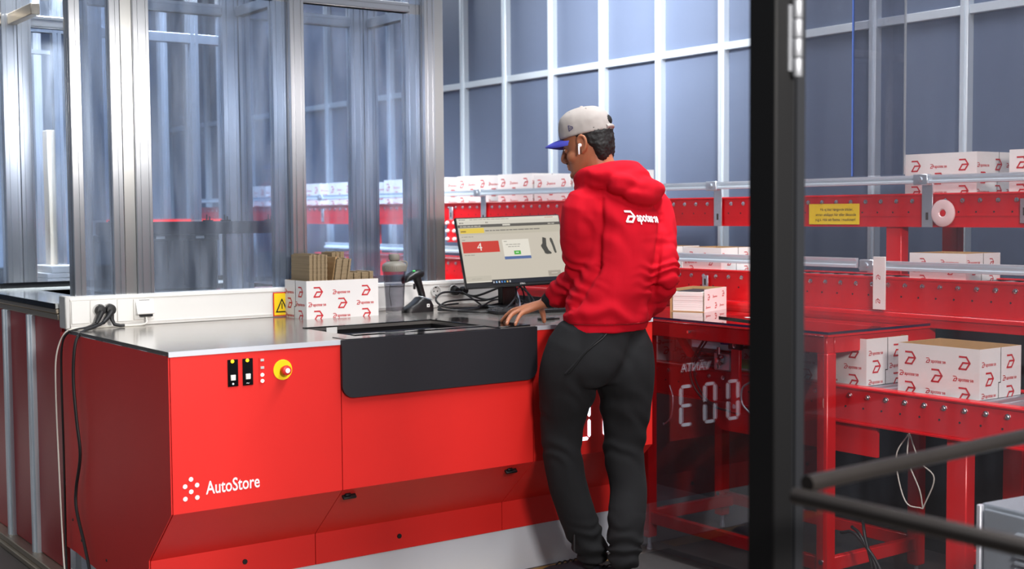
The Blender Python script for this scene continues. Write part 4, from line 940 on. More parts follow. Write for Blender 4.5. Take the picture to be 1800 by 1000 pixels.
# junction box and valve block
mb = MB(); mb.box(4.175, 4.215, 6.53, 6.66, 1.055, 1.170, .008); jb = obj('junction_box', mb, M['grey_box'], CM, label='light grey junction box on the red channel')
for dy in (.02, .065, .11):
    for z in (1.052, 1.173):
        mb = MB(); mb.cyl((4.195, 6.53 + dy, z - .008), (4.195, 6.53 + dy, z + .008), .009, 8); obj('gland', mb, M['grey_box'], jb)
mb = MB(); mb.lathe((4.174, 6.60, 1.06), [(.008, 0), (.0005, .004)], 10, (-1, 0, 0)); obj('lamp', mb, M['led_green'], jb)
mb = MB(); mb.tube([(4.19, 6.55, 1.18), (4.17, 6.60, 1.24), (4.18, 6.72, 1.27), (4.2, 6.85, 1.25)], .006, 6, sub=5); mb.tube([(4.19, 6.55, 1.05), (4.17, 6.45, 1.03), (4.18, 6.2, .98)], .007, 6, sub=5); obj('lead', mb, M['rubber'], jb)
mb = MB(); mb.box(4.40, 4.44, 6.66, 6.78, 1.25, 1.39, .004); vbk = obj('valve_block', mb, M['red_conv'], CU, label='red valve block with white pneumatic fittings')
for dy in (.02, .10):
    for dz in (.02, .07, .12):
        mb = MB(); mb.lathe((4.40, 6.66 + dy, 1.25 + dz), [(.011, 0), (.011, .012), (.007, .018), (.0005, .018)], 10, (-1, 0, 0)); obj('fitting', mb, M['white'], vbk)
# silver side guides and clamp of the lower conveyor
mb = MB(); mb.box(4.085, 4.115, 3.86, 4.50, .815, .862, .003); mb.box(4.06, 4.085, 3.88, 4.5, .85, .862); obj('side_guide', mb, M['alu'], CL, label='boxy aluminium side guide')
mb = MB(); mb.box(3.95, 4.12, 4.40, 4.47, .865, .905, .006); mb.box(4.20, 4.212, 3.4, 5.3, .865, .905, .002); obj('side_guide', mb, M['alu'], CL)
mb = MB(); mb.box(3.700, 3.722, 3.64, 3.735, .79, .865, .006); gc = obj('guide_clamp', mb, M['zinc'], CL, label='steel guide clamp with white knob')
mb = MB(); mb.lathe((3.70, 3.687, .835), [(.022, 0), (.022, .010), (.012, .016), (.010, .028), (.0005, .029)], 14, (-1, 0, 0)); mb.cyl((3.695, 3.70, .80), (3.695, 3.70, .885), .007, 8); obj('clamp_knob', mb, M['chrome'], gc)

# ------------------------------------------------------------------ cartons on the conveyors
CT['upper'] = carton_meshes(.345, .30, .172); CT['lower'] = carton_meshes(.33, .24, .172); CT['small'] = carton_meshes(.16, .20, .088)
ZU = 1.4895
g = 'white cartons on the top conveyor'
ups = [(2.63, 'upper', 'white carton on top conveyor at the photo\'s right border, behind the door glass'),
       (3.12, 'upper', 'white carton on top conveyor above the round disc, behind the door glass'),
       (5.37, 'upper', 'white carton on top conveyor peeking out behind the man\'s hood'),
       (5.74, 'std', 'lower white carton on top conveyor beside the man\'s chin'),
       (6.10, 'upper', 'white carton on top conveyor above the monitor\'s right half'),
       (6.55, 'upper', 'white carton on top conveyor above the monitor\'s left half, by the strap'),
       (7.01, 'upper', 'white carton on top conveyor half hidden by the enclosure corner post'),
       (7.47, 'upper', 'white carton on top conveyor seen through the narrow right enclosure pane'),
       (8.28, 'upper', 'white carton on top conveyor seen through the glass, right one over the cardboard'),
       (8.77, 'upper', 'white carton on top conveyor seen through the glass, left one over the cardboard'),
       (9.24, 'upper', 'farthest but one white carton on top conveyor, deep behind enclosure posts'), (9.72, 'upper', 'farthest white carton on top conveyor, deep behind enclosure posts')]
for y, k, lab in ups:
    L, W = (.345, .30) if k == 'upper' else (.337, .197)
    carton(k, 4.56 + W / 2, y + L / 2, ZU, math.pi / 2, lab, g)
g = 'flat cartons on the middle conveyor'
for y, lab in ((2.95, 'flat white carton on middle conveyor behind the door glass'), (4.24, 'flat white carton on middle conveyor just left of the black door post'), (4.61, 'flat white carton on middle conveyor beside the man\'s right sleeve')):
    carton('flat', 4.25 + .11, y + .1275, 1.1565, math.pi / 2, lab, g)
g = 'cartons on the lowest conveyor'
carton('lower', 3.80 + .12, 2.58 + .165, .787, math.pi / 2, 'large open white carton on lowest conveyor, nearest one on the right', g)
carton('lower', 3.80 + .12, 3.05 + .165, .787, math.pi / 2, 'open white carton on lowest conveyor beside the red table leg', g)
gl_ = carton('small', 3.80 + .10, 3.57 + .08, .787, math.pi / 2, 'small white carton with green label under the packing table', g)
mb = MB(); mb.box(-.03, .035, .1004, .1010, .008, .045); q = obj('green_label', mb, mat('green_label', (150, 225, 150), 0.6), gl_, local=True, label='pale green label')
CT['tiny'] = carton_meshes(.13, .20, .118)
carton('tiny', 3.76 + .10, 4.13 + .065, .787, math.pi / 2, 'white carton on lowest conveyor next to the man\'s hip', g)

# ------------------------------------------------------------------ cords under the table
cable('hanging_cable', [(3.66, 3.75, .91), (3.655, 3.80, .84), (3.655, 3.82, .76), (3.655, 3.77, .69), (3.66, 3.69, .65), (3.70, 3.6, .63)], .005, 'rubber', 'black cord bowed beside the red hanger bar, front one', 'cords under the table')
cable('hanging_cable', [(3.67, 3.74, .91), (3.66, 3.785, .84), (3.66, 3.80, .76), (3.66, 3.74, .68), (3.67, 3.66, .64)], .004, 'rubber', 'thinner black cord just behind the bowed one', 'cords under the table')
cable('hanging_cable', [(3.70, 3.99, .70), (3.66, 3.93, .66), (3.66, 3.94, .58), (3.67, 3.99, .54), (3.70, 4.03, .535)], .0035, 'zinc', 'thin grey cord curling behind the man\'s leg', 'cords under the table')
cable('hanging_cable', [(3.66, 3.49, .77), (3.655, 3.53, .74), (3.655, 3.53, .68), (3.66, 3.48, .64)], .004, 'zinc', 'grey cord right of the red hanger bar', 'cords under the table')
for k in range(3):
    cable('floor_cable', [(3.75, 3.02 + .05 * k, .30 - .03 * k), (3.70, 2.97 + .02 * k, .26), (3.69, 2.93 - .02 * k, .15), (3.71, 2.97, .05), (3.76, 3.05 + .1 * k, .01), (4.0, 3.3 + .1 * k, .008)], .006, 'rubber', 'black cord looping to the floor by the front table leg, %s of three' % ('highest', 'middle', 'lowest')[k], 'floor cords by the table leg')
for k in range(3):
    cable('thin_wire', [(3.80, 2.86, .64), (3.78, 2.80 + .05 * k, .55), (3.78, 2.74 + .06 * k, .50 - .05 * k), (3.80, 2.80, .38)], .0025, 'cable_white', 'thin pale wire dangling under the lowest conveyor, %s of three' % ('front', 'middle', 'back')[k], 'thin wires under the lowest conveyor')

# ------------------------------------------------------------------ timber behind the left glass
mb = MB(); mb.box(1.925, 1.985, 6.62, 6.70, 1.17, 1.86, .003)
tag(obj('timber_plank', mb, M['wood']), 'upright pine plank standing behind the left glass', 'plank')
for k, (x0, x1, z0, z1, lab) in enumerate(((1.86, 2.14, 1.094, 1.125, 'bottom board of the grey timber stack'), (1.86, 2.12, 1.126, 1.150, 'second board of the grey timber stack'), (1.88, 2.02, 1.151, 1.185, 'short top block of the grey timber stack under the plank'))):
    mb = MB(); mb.box(x0, x1, 6.45, 6.75, z0 - .0, z1, .003); tag(obj('timber_block', mb, M['wood_grey']), lab + ' behind the left glass', 'timber', 'timber stack')
mb = MB(); mb.box(1.8, 2.3, 6.40, 6.80, 1.04, 1.0935, .003); tag(obj('support_ledge', mb, M['alu_flat'], SG), None)
# dark totes on the far side of the rail
def tote(x0, x1, y0, y1, z0, z1, lab):
    t = thing('grid_tote', ((x0 + x1) / 2, (y0 + y1) / 2, z0), lab, 'tote', 'dark totes in the enclosure')
    mb = MB(); mb.box(x0 + .01, x1 - .01, y0 + .01, y1 - .01, z0, z1 - .01, .006); obj('tote_body', mb, M['tote'], t)
    mb = MB(); mb.box(x0, x1, y0, y1, z1 - .03, z1, .004); obj('tote_rim', mb, M['tote'], t)
    n = 7
    for k in range(n + 1):
        x = x0 + .012 + (x1 - x0 - .024) * k / n; mb = MB(); mb.box(x - .003, x + .003, y0 + .001, y0 + .012, z0 + .02, z1 - .03); obj('rib', mb, M['tote'], t)
    for k in range(3):
        x = x0 + (x1 - x0) * (k + .5) / 3; mb = MB(); mb.box(x - .02, x + .02, y0 - .002, y0 + .002, z1 - .02, z1 - .008); obj('tag', mb, M['white_shade'], t)
tote(1.83, 2.385, 5.585, 5.93, 1.095, 1.345, 'dark ribbed tote behind the left enclosure pane'); tote(2.40, 3.0, 5.60, 5.94, 1.0, 1.09, 'low dark tote behind the right enclosure pane')
mb = MB(); mb.box(1.70, 3.45, 5.58, 6.0, 1.05, 1.094); obj('tote_shelf', mb, M['black'], GX)
# yellow triangular sign deep in the enclosure
SN = thing('warning_sign', (3.35, 5.9, 1.094), 'yellow triangular warning sign behind the glass near the bottle', 'sign')
mb = MB(); mb.prism([(3.30, 1.15), (3.40, 1.15), (3.35, 1.25)], lambda a, b, t: (a, t, b), 5.9, 5.906); obj('sign_face', mb, M['yellow'], SN)
mb = MB(); mb.prism([(3.345, 1.16), (3.355, 1.16), (3.355, 1.20), (3.345, 1.20)], lambda a, b, t: (a, t, b), 5.896, 5.9); obj('sign_mark', mb, M['black'], SN)
mb = MB(); mb.cyl((3.35, 5.91, 1.094), (3.35, 5.91, 1.18), .006, 8); obj('sign_stem', mb, M['zinc'], SN)

# ------------------------------------------------------------------ black glazed door in the foreground
DR = thing('door_1', (1.73, 1.60, 0), kind='structure', label='black framed glass door standing in the foreground')
mb = MB(); mb.box(1.706, 1.756, 1.57, 1.635, 0, 2.9, .003); obj('door_post', mb, M['door_black'], DR)
mb = MB(); mb.box(1.758, 1.803, 1.585, 1.625, 0, 2.9, .003); mb.box(1.772, 1.780, 1.580, 1.586, 0, 2.9); obj('door_stile', mb, M['door_grey'], DR)
mb = MB(); mb.box(1.803, 2.60, 1.602, 1.608, 0.05, 2.9); obj('glass_pane', mb, M['glass_door'], DR)
mb = MB(); mb.box(2.60, 2.66, 1.58, 1.63, 0, 2.9, .003); obj('door_stile', mb, M['door_grey'], DR)
mb = MB(); mb.box(1.803, 2.60, 1.58, 1.63, 0, .05, .003); obj('bottom_rail', mb, M['door_grey'], DR)
mb = MB(); 
for k in range(4): mb.lathe((1.7515, 1.562, 1.665 + .034 * k), [(.0085, 0), (.0095, .002), (.0095, .030), (.0085, .032), (.0005, .033)], 14)
mb.box(1.735, 1.752, 1.566, 1.571, 1.675, 1.79); obj('hinge', mb, mat('worn_hinge_metal', (120, 122, 126), 0.5, 0.5), DR, label='pale metal hinge')

# ------------------------------------------------------------------ guard rail corner
GR = thing('guard_rail', (1.534, 1.353, 0), 'dark metal guard rail with two tubes meeting at a corner in the right foreground', 'guard rail')
mb = MB(); mb.tube([(1.545, 1.353, 1.003), (2.13, 1.353, 1.014), (3.4, 1.353, 1.036)], .0135, 12); obj('tube', mb, M['rail_tube'], GR)
mb = MB(); mb.tube([(1.528, 1.362, .985), (1.528, 1.33, .985), (1.528, -.6, .985)], .0135, 12); obj('tube', mb, M['rail_tube'], GR)
for p in ((3.3, 1.353), (1.528, -.5)):
    mb = MB(); mb.cyl((p[0], p[1], 0), (p[0], p[1], .99), .0135, 12); mb.cyl((p[0], p[1], 0), (p[0], p[1], .008), .04, 16); obj('rail_post', mb, M['rail_tube'], GR)

# ------------------------------------------------------------------ grey cabinet
CM_ = Matrix.Translation((2.985, 2.03, 0)) @ Matrix.Rotation(R_(-6), 4, 'Z')
CB = thing('control_cabinet', (2.985, 2.03, 0), 'grey metal control cabinet with louvred vents at the lower right border', 'cabinet')
mb = MB(); mb.box(.016, .42, -.60, 0, 0, .65, .004, CM_); obj('cabinet_body', mb, M['cabinet'], CB)
mb = MB(); mb.box(0, .012, -.59, -.022, .02, .64, .003, CM_); cdoor = obj('cabinet_door', mb, M['cabinet'], CB)
mb = MB(); mb.box(-.002, .013, -.014, 0, .01, .648, .002, CM_); obj('cabinet_edge', mb, M['edge'], CB)
for k in range(7):
    for z_ in (.60, .42):
        z = z_ - k * .018
        mb = MB(); mb.prism([(0, z), (-.012, z - .004), (-.012, z - .010), (0, z - .012)], lambda a, b, t: tuple(CM_ @ Vector((a, t, b))), -.42, -.13); obj('vent_slat', mb, M['cabinet'], cdoor)

# ------------------------------------------------------------------ the man
from mathutils.bvhtree import BVHTree
MAN_AT = Vector((3.11, 3.70, 0))
MAT_HOOD = mat('red_sweat_fabric', (192, 8, 31), 0.9, noise_amt=0.07, noise_scale=25, bump=0.3, bump_scale=420, spec=0.2)
MAT_PANTS = mat('black_jersey', (13, 14, 17), 0.92, noise_amt=0.15, noise_scale=30, bump=0.2, bump_scale=500)
MAT_SKIN = mat('brown_skin', (170, 108, 76), 0.48, noise_amt=0.08, noise_scale=40, bump=0.08, bump_scale=350, sss=0.08)
MAT_HAIR = mat('black_hair', (17, 13, 12), 0.75, noise_amt=0.4, noise_scale=160, bump=0.8, bump_scale=260)
MAT_CAP = mat('grey_cap_cloth', (166, 158, 153), 0.9, noise_amt=0.05, noise_scale=60, bump=0.15, bump_scale=700)
MAT_BLUE = mat('royal_blue_cloth', (52, 56, 158), 0.7, bump=0.1, bump_scale=600)

def spl(points, n):
    """resample a list of tuples by Catmull-Rom, n steps per span"""
    k = len(points[0]); out = []; m = len(points)
    for i in range(m - 1):
        p1, p2 = points[i], points[i + 1]; p0 = points[i - 1] if i else tuple(2 * a - b for a, b in zip(p1, p2)); p3 = points[i + 2] if i < m - 2 else tuple(2 * a - b for a, b in zip(p2, p1))
        for s in range(n):
            t = s / n
            out.append(tuple(0.5 * (2 * p1[j] + (p2[j] - p0[j]) * t + (2 * p0[j] - 5 * p1[j] + 4 * p2[j] - p3[j]) * t * t + (3 * p1[j] - p0[j] - 3 * p2[j] + p3[j]) * t ** 3) for j in range(k)))
    out.append(tuple(points[-1])); return out

def limb(mb, pts, n=18, sub=5, flat=1.0):
    """tapered limb through (x, y, z, radius) with rounded ends"""
    P = spl(pts, sub) if sub > 1 else pts
    V = [Vector(p[:3]) for p in P]; rr = [max(.002, p[3]) for p in P]
    a = (V[0] - V[1]).normalized(); b = (V[-1] - V[-2]).normalized()
    pre = [(V[0] + a * rr[0] * s, rr[0] * c) for s, c in ((.92, .35), (.6, .8))]; post_ = [(V[-1] + b * rr[-1] * s, rr[-1] * c) for s, c in ((.6, .8), (.92, .35))]
    Q = [p for p, _ in pre] + V + [p for p, _ in post_]; Rr = [r for _, r in pre] + rr + [r for _, r in post_]
    mb.tube(Q, Rr, n)

def oval_stack(mb, rows, F, Rt, n=32, sub=4, pw=2.3):
    """stack of horizontal super-ellipses: rows of (cx, cy, cz, half width along Rt, half depth along F)"""
    rings = []
    for cx, cy, cz, a, b in (spl(rows, sub) if sub > 1 else rows):
        ring = []
        for k in range(n):
            t = 2 * math.pi * k / n; c, s = math.cos(t), math.sin(t)
            u = a * math.copysign(abs(c) ** (2 / pw), c); v = b * math.copysign(abs(s) ** (2 / pw), s)
            ring.append(Vector((cx, cy, cz)) + Rt * u + F * v)
        rings.append(ring)
    mb.rings(rings)

def ball(mb, c, ax, n=14, rot=None):
    rings = []
    for i in range(1, n):
        p = math.pi * i / n - math.pi / 2
        rings.append([Vector((ax[0] * math.cos(p) * math.cos(2 * math.pi * k / 16), ax[1] * math.cos(p) * math.sin(2 * math.pi * k / 16), ax[2] * math.sin(p))) for k in range(16)])
    rings = [[(rot @ q if rot is not None else q) + Vector(c) for q in r] for r in rings]
    mb.rings(rings)

def blend(mb, voxel, smooth_n, factor=0.5):
    """union of overlapping closed shapes as one continuous skin"""
    me = bpy.data.meshes.new('tmp'); me.from_pydata(mb.v, [], mb.f)
    import bmesh
    bm = bmesh.new(); bm.from_mesh(me); bmesh.ops.recalc_face_normals(bm, faces=bm.faces); bm.to_mesh(me); bm.free()
    o = bpy.data.objects.new('tmp', me); COL.objects.link(o)
    m = o.modifiers.new('r', 'REMESH'); m.mode = 'VOXEL'; m.voxel_size = voxel
    if smooth_n:
        s = o.modifiers.new('s', 'SMOOTH'); s.iterations = smooth_n; s.factor = factor
    dg = bpy.context.evaluated_depsgraph_get(); dg.update()
    out = bpy.data.meshes.new_from_object(o.evaluated_get(dg))
    bpy.data.objects.remove(o); bpy.data.meshes.remove(me)
    return out

def shape(me, fn):
    """moves every vertex along its normal by fn(position, normal)"""
    nn = [v.normal.copy() for v in me.vertices]
    for v, n_ in zip(me.vertices, nn): v.co = v.co + n_ * fn(v.co, n_)
    me.update()

def place(name, me, mats, parent=None, label=None, at=MAN_AT):
    for v in me.vertices: v.co = v.co - at
    me.materials.clear()
    for m in (mats if isinstance(mats, list) else [mats]): me.materials.append(m)
    me.polygons.foreach_set('use_smooth', [True] * len(me.polygons)); me.update(); me.name = name
    o = bpy.data.objects.new(name, me); COL.objects.link(o); BASE[o.name] = at.copy()
    if parent: o.parent = parent
    else: o.location = at
    return tag(o, label)

F = Vector((-.20, .98, 0)).normalized(); RT = Vector((F.y, -F.x, 0))
nz = lambda p, s: noise.noise(p * s)

# head frame: turned left and tipped forward towards the hand
HC = Vector((3.052, 3.735, 1.678))
hf = Vector((-.545, .838, 0)).normalized(); hr = Vector((hf.y, -hf.x, 0)); pt = R_(11)
hfw = hf * math.cos(pt) - Vector((0, 0, 1)) * math.sin(pt); hup = hf * math.sin(pt) + Vector((0, 0, 1)) * math.cos(pt)
H3 = Matrix((hr, hfw, hup)).transposed()
hp = lambda x, y, z: HC + H3 @ Vector((x * .97, y * .91, z))
def head_stack(mb, rows, n=36, sub=4, pw=2.25):
    """rows of (z, front y, back y, half width) in the head frame"""
    rings = []
    for z, f_, b_, w_ in spl(rows, sub):
        c = (f_ + b_) / 2; d = (f_ - b_) / 2; ring = []
        for k in range(n):
            t = 2 * math.pi * k / n; cc, ss = math.cos(t), math.sin(t)
            ring.append(hp(w_ * math.copysign(abs(cc) ** (2 / pw), cc), c + d * math.copysign(abs(ss) ** (2 / pw), ss), z))
        rings.append(ring)
    mb.rings(rings)

# --- body: one continuous skin from head to hands and feet
mb = MB()
head_stack(mb, [(.116, .02, -.05, .02), (.104, .058, -.082, .052), (.080, .082, -.096, .068), (.050, .093, -.101, .074), (.020, .095, -.101, .075), (-.008, .089, -.097, .073), (-.035, .088, -.086, .069), (-.060, .088, -.062, .061), (-.085, .087, -.025, .048), (-.104, .079, .012, .034), (-.114, .066, .034, .018)])
limb(mb, [tuple(hp(0, .090, .018)) + (.009,), tuple(hp(0, .104, -.012)) + (.010,), tuple(hp(0, .113, -.034)) + (.0125,), tuple(hp(0, .098, -.044)) + (.010,)], 12, 3)
for sx in (-1, 1):
    ball(mb, hp(sx * .013, .100, -.040), (.010, .010, .008))
    ball(mb, hp(sx * .033, .086, .022), (.026, .012, .010), rot=H3)
    ball(mb, hp(sx * .046, .050, -.034), (.022, .030, .024), rot=H3)
    ball(mb, hp(sx * .030, .086, -.006), (.013, .008, .009), rot=H3)
    # ear: rim and lobe
    ex = sx * .077
    limb(mb, [tuple(hp(ex, .012, -.006)) + (.0055,), tuple(hp(ex + sx * .008, .010, .018)) + (.006,), tuple(hp(ex + sx * .013, -.006, .030)) + (.006,), tuple(hp(ex + sx * .015, -.022, .020)) + (.006,), tuple(hp(ex + sx * .012, -.022, -.002)) + (.006,), tuple(hp(ex + sx * .007, -.010, -.022)) + (.0065,), tuple(hp(ex + sx * .003, .003, -.029)) + (.0065,)], 10, 4)
    ball(mb, hp(ex, -.006, 0), (.008, .018, .028), rot=H3)
ball(mb, hp(0, .091, -.060), (.024, .011, .0065), rot=H3); ball(mb, hp(0, .090, -.0725), (.021, .011, .0075), rot=H3); ball(mb, hp(0, .083, -.098), (.020, .014, .013), rot=H3)
nb_ = Vector((3.105, 3.685, 1.50))
limb(mb, [tuple(hp(0, -.028, -.02)) + (.060,), tuple(hp(0, -.030, -.075)) + (.058,), tuple(nb_ + Vector((0, 0, .03))) + (.062,), tuple(nb_ - Vector((0, 0, .03))) + (.075,)], 20, 4)
oval_stack(mb, [(3.11, 3.69, .93, .15, .09), (3.115, 3.68, 1.05, .125, .085), (3.140, 3.655, 1.25, .115, .085), (3.135, 3.655, 1.40, .115, .08), (3.115, 3.67, 1.47, .10, .065)], F, RT)
ARML = [(2.985, 3.68, 1.440, .052), (2.978, 3.69, 1.374, .048), (2.992, 3.71, 1.29, .044), (3.036, 3.74, 1.193, .040), (3.035, 3.81, 1.150, .038), (3.010, 3.885, 1.108, .031), (2.996, 3.922, 1.088, .0265)]
ARMR = [(3.280, 3.645, 1.440, .052), (3.279, 3.61, 1.37, .048), (3.262, 3.57, 1.286, .044), (3.248, 3.545, 1.200, .040), (3.285, 3.62, 1.12, .037), (3.300, 3.72, 1.06, .029), (3.295, 3.78, 1.045, .026)]
limb(mb, ARML, 18, 5); limb(mb, ARMR, 18, 5)
LEGL = [(2.985, 3.72, .933, .085), (2.968, 3.74, .847, .08), (2.966, 3.76, .76, .072), (2.966, 3.785, .65, .062), (2.970, 3.79, .52, .052), (2.999, 3.79, .386, .05), (3.049, 3.785, .249, .042), (3.097, 3.775, .13, .036)]
LEGR = [(3.165, 3.67, .923, .085), (3.166, 3.66, .838, .08), (3.179, 3.67, .729, .070), (3.182, 3.68, .619, .06), (3.176, 3.68, .512, .052), (3.18, 3.66, .384, .05), (3.150, 3.64, .263, .042), (3.135, 3.63, .14, .036)]
for L in (LEGL, LEGR): limb(mb, L, 18, 5)
for (hx, hy), (tx, ty) in (((3.115, 3.755), (3.045, 3.965)), ((3.142, 3.60), (3.110, 3.83))):
    d_ = Vector((tx - hx, ty - hy, 0)); limb(mb, [(hx, hy, .06, .020), (hx + d_.x * .5, hy + d_.y * .5, .045, .015), (hx + d_.x * .85, hy + d_.y * .85, .038, .008)], 12, 3)
# left hand spread on the worktop edge
def finger(mb, pts, r0, r1):
    n = len(pts); limb(mb, [tuple(p) + (r0 + (r1 - r0) * i / (n - 1),) for i, p in enumerate(pts)], 10, 4)
K = [(2.957, 4.018, 1.060), (2.936, 4.002, 1.062), (2.918, 3.980, 1.058), (2.908, 3.955, 1.050)]
W0 = Vector((2.996, 3.925, 1.086))
for i, k in enumerate(K):
    k = Vector(k); limb(mb, [tuple(W0 + (k - W0) * .05 + Vector(((i - 1.5) * -.004, (i - 1.5) * -.009, 0))) + (.0155,), tuple(W0 + (k - W0) * .55) + (.0145,), tuple(k) + (.0118,)], 12, 3)
finger(mb, [K[0], (2.950, 4.062, 1.050), (2.945, 4.094, 1.030), (2.942, 4.118, 1.0095)], .0108, .0078)
finger(mb, [K[1], (2.920, 4.036, 1.052), (2.906, 4.062, 1.030), (2.897, 4.078, 1.0095)], .0108, .0078)
finger(mb, [K[2], (2.886, 3.985, 1.046), (2.858, 3.976, 1.028), (2.838, 3.962, 1.0095)], .0104, .0076)
finger(mb, [K[3], (2.886, 3.944, 1.040), (2.868, 3.936, 1.024), (2.856, 3.931, 1.009)], .0094, .0070)
finger(mb, [(2.994, 3.945, 1.075), (3.012, 3.972, 1.056), (3.020, 3.972, 1.030), (3.016, 3.962, 1.0095)], .0150, .0088)
# right hand, loosely curled in front of the waist
limb(mb, [(3.295, 3.79, 1.045, .027), (3.280, 3.84, 1.035, .030), (3.268, 3.865, 1.03, .024)], 14, 4)
for i in range(4):
    b_ = Vector((3.275 + .010 * (i - 1.5), 3.872, 1.030 + .017 * (1.5 - i)))
    finger(mb, [tuple(b_), tuple(b_ + Vector((-.012, .030, 0))), tuple(b_ + Vector((-.036, .035, -.004))), tuple(b_ + Vector((-.048, .018, -.006)))], .0095, .0075)
finger(mb, [(3.275, 3.825, 1.062), (3.255, 3.850, 1.070), (3.240, 3.872, 1.062)], .012, .0085)
body = place('person', blend(mb, .0042, 3, .45), MAT_SKIN)
tag(body, 'man in red hoodie, black trousers and grey cap leaning one hand on the workstation', 'person')

# finger nails
for i, (p, d) in enumerate((((2.942, 4.118, 1.0165), (-.1, .9, -.6)), ((2.896, 4.078, 1.0165), (-.4, .8, -.6)), ((2.837, 3.961, 1.0165), (-.8, -.4, -.6)), ((2.855, 3.930, 1.016), (-.8, -.3, -.6)))):
    mb = MB(); q = Vector((0, 1, 0)).rotation_difference(Vector(d)).to_matrix(); ball(mb, p, (.0045, .006, .0022), 8, q)
    obj('finger_nail', mb, mat('nail', (206, 160, 136), 0.3), body, smooth=80)
# eyes and brows
for sx in (-1, 1):
    mb = MB(); ball(mb, hp(sx * .031, .0865, -.004), (.0105, .007, .0055), rot=H3); e_ = obj('eye', mb, mat('eye_white', (225, 215, 205), 0.2), body, smooth=80)
    mb = MB(); ball(mb, hp(sx * .031 - .002, .0925, -.005), (.0055, .0025, .005), rot=H3); obj('iris', mb, M['black_gloss'], e_, smooth=80)
    mb = MB(); limb(mb, [tuple(hp(sx * .014, .102, .022)) + (.003,), tuple(hp(sx * .032, .100, .028)) + (.0036,), tuple(hp(sx * .052, .088, .022)) + (.0024,)], 8, 3); obj('eyebrow', mb, MAT_HAIR, body, smooth=80)
mb = MB(); ball(mb, hp(0, .0985, -.0525), (.019, .003, .0035), rot=H3); ball(mb, hp(0, .090, -.100), (.015, .006, .010), rot=H3); obj('beard_stubble', mb, MAT_HAIR, body, smooth=80)

# --- hair
mb = MB()
head_stack(mb, [(.080, .075, -.106, .077), (.050, .074, -.110, .0815), (.026, .060, -.112, .0825), (.004, .034, -.110, .0815), (-.012, -.014, -.106, .080), (-.035, -.030, -.100, .075), (-.060, -.040, -.088, .065), (-.078, -.048, -.074, .045)], sub=3)
hm = blend(mb, .004, 3); shape(hm, lambda p, n_: .0035 * nz(p, 120) + .002 * nz(p, 60))
hair = place('hair', hm, MAT_HAIR, body, 'short black curly hair below the cap')

# --- cap
mb = MB()
head_stack(mb, [(.036, .108, -.110, .0865), (.040, .109, -.1125, .0878), (.070, .108, -.1125, .0875), (.098, .102, -.106, .082), (.120, .086, -.088, .068), (.136, .055, -.058, .045), (.142, .015, -.02, .015)], n=44, sub=4)
cm_ = blend(mb, .004, 4); shape(cm_, lambda p, n_: .0012 * nz(p, 45))
cap = place('cap', cm_, MAT_CAP, body, 'pale grey baseball cap')
mb = MB(); mb.lathe(hp(0, -.003, .141), [(.008, -.004), (.0075, .003), (.004, .006), (.0005, .0065)], 12, hup); obj('top_button', mb, MAT_CAP, cap, smooth=80)
mb = MB(); rings = []
for i in range(15):
    t = -1 + 2 * i / 14; ring = []
    x = .086 * math.sin(t * 1.45) / math.sin(1.45); yb_ = .105 * math.cos(t * 1.15) ** .8 * .98 + .002; ln = .078 * math.cos(t * 1.5) ** .55 if abs(t) < 1 else .006
    for dz in (.0022, -.0022):
        for k in (range(7) if dz > 0 else range(6, -1, -1)):
            u = k / 6; ring.append(hp(x * (1 + .05 * u), yb_ - .006 + max(ln, .006) * u, .0385 + dz - .018 * (x / .086) ** 2 - .022 * u * u * .6))
    rings.append(ring)
mb.rings(rings); obj('brim', mb, MAT_BLUE, cap, 'blue brim', smooth=60)
mb = MB(); ball(mb, hp(0, -.103, .074), (.027, .014, .020), rot=H3); bm_ = blend(mb, .003, 1); shape(bm_, lambda p, n_: .002 * nz(p, 140)); place('hair_tuft', bm_, MAT_HAIR, cap, 'black hair showing through the cap opening')
mb = MB(); mb.tube([hp(.040, -.104, .048), hp(.015, -.113, .050), hp(-.015, -.113, .050), hp(-.040, -.104, .048)], .007, 8, sub=3); obj('back_strap', mb, MAT_CAP, cap, smooth=80)
mb = MB()
for k in range(6):
    a = 2 * math.pi * (k + .5) / 6; mb.lathe(hp(.062 * math.cos(a), .070 * math.sin(a) - .003, .1275), [(.0032, 0), (.0025, .0015), (.0003, .002)], 8, hup)
obj('eyelet', mb, MAT_CAP, cap, kind='stuff')
# small flag-shaped side emblem, laid on the left side of the cap
capbvh = BVHTree.FromPolygons([v.co + MAN_AT for v in cap.data.vertices], [tuple(p.vertices) for p in cap.data.polygons])
def lay(bvh, mb, pts2, faces, org, U, V, D, lift):
    """drops flat artwork onto a curved surface along D"""
    out = []
    for a, b in pts2:
        s = org + U * a + V * b - D * .3; h = bvh.ray_cast(s, D, 1.0)
        out.append(tuple((h[0] + h[1] * lift) if h[0] is not None and h[1].dot(D) < 0 else (h[0] - h[1] * lift if h[0] is not None else s + D * .3)))
    mb.add(out, faces)
mb = MB(); org = hp(-.2, .040, .066); Uc, Vc, Dc = -hfw, hup, hr
art = [((0, .011), (.003, .011), (.003, -.011), (0, -.011)), ((.003, .011), (.018, .003), (.018, .0005), (.003, .0085)), ((.003, -.011), (.003, -.0085), (.018, -.0022), (.018, -.0045)), ((.016, .003), (.019, .003), (.019, -.0045), (.016, -.0045)), ((.0055, .004), (.0075, .003), (.0075, -.005), (.0055, -.006)), ((.0105, .003), (.0125, .002), (.0125, -.004), (.0105, -.005))]
for qd in art: lay(capbvh, mb, qd, [(0, 1, 2, 3)], org, Uc, Vc, Dc, .0012)
obj('side_emblem', mb, mat('navy_thread', (30, 32, 92), 0.8), cap, smooth=0, label='small navy flag emblem')
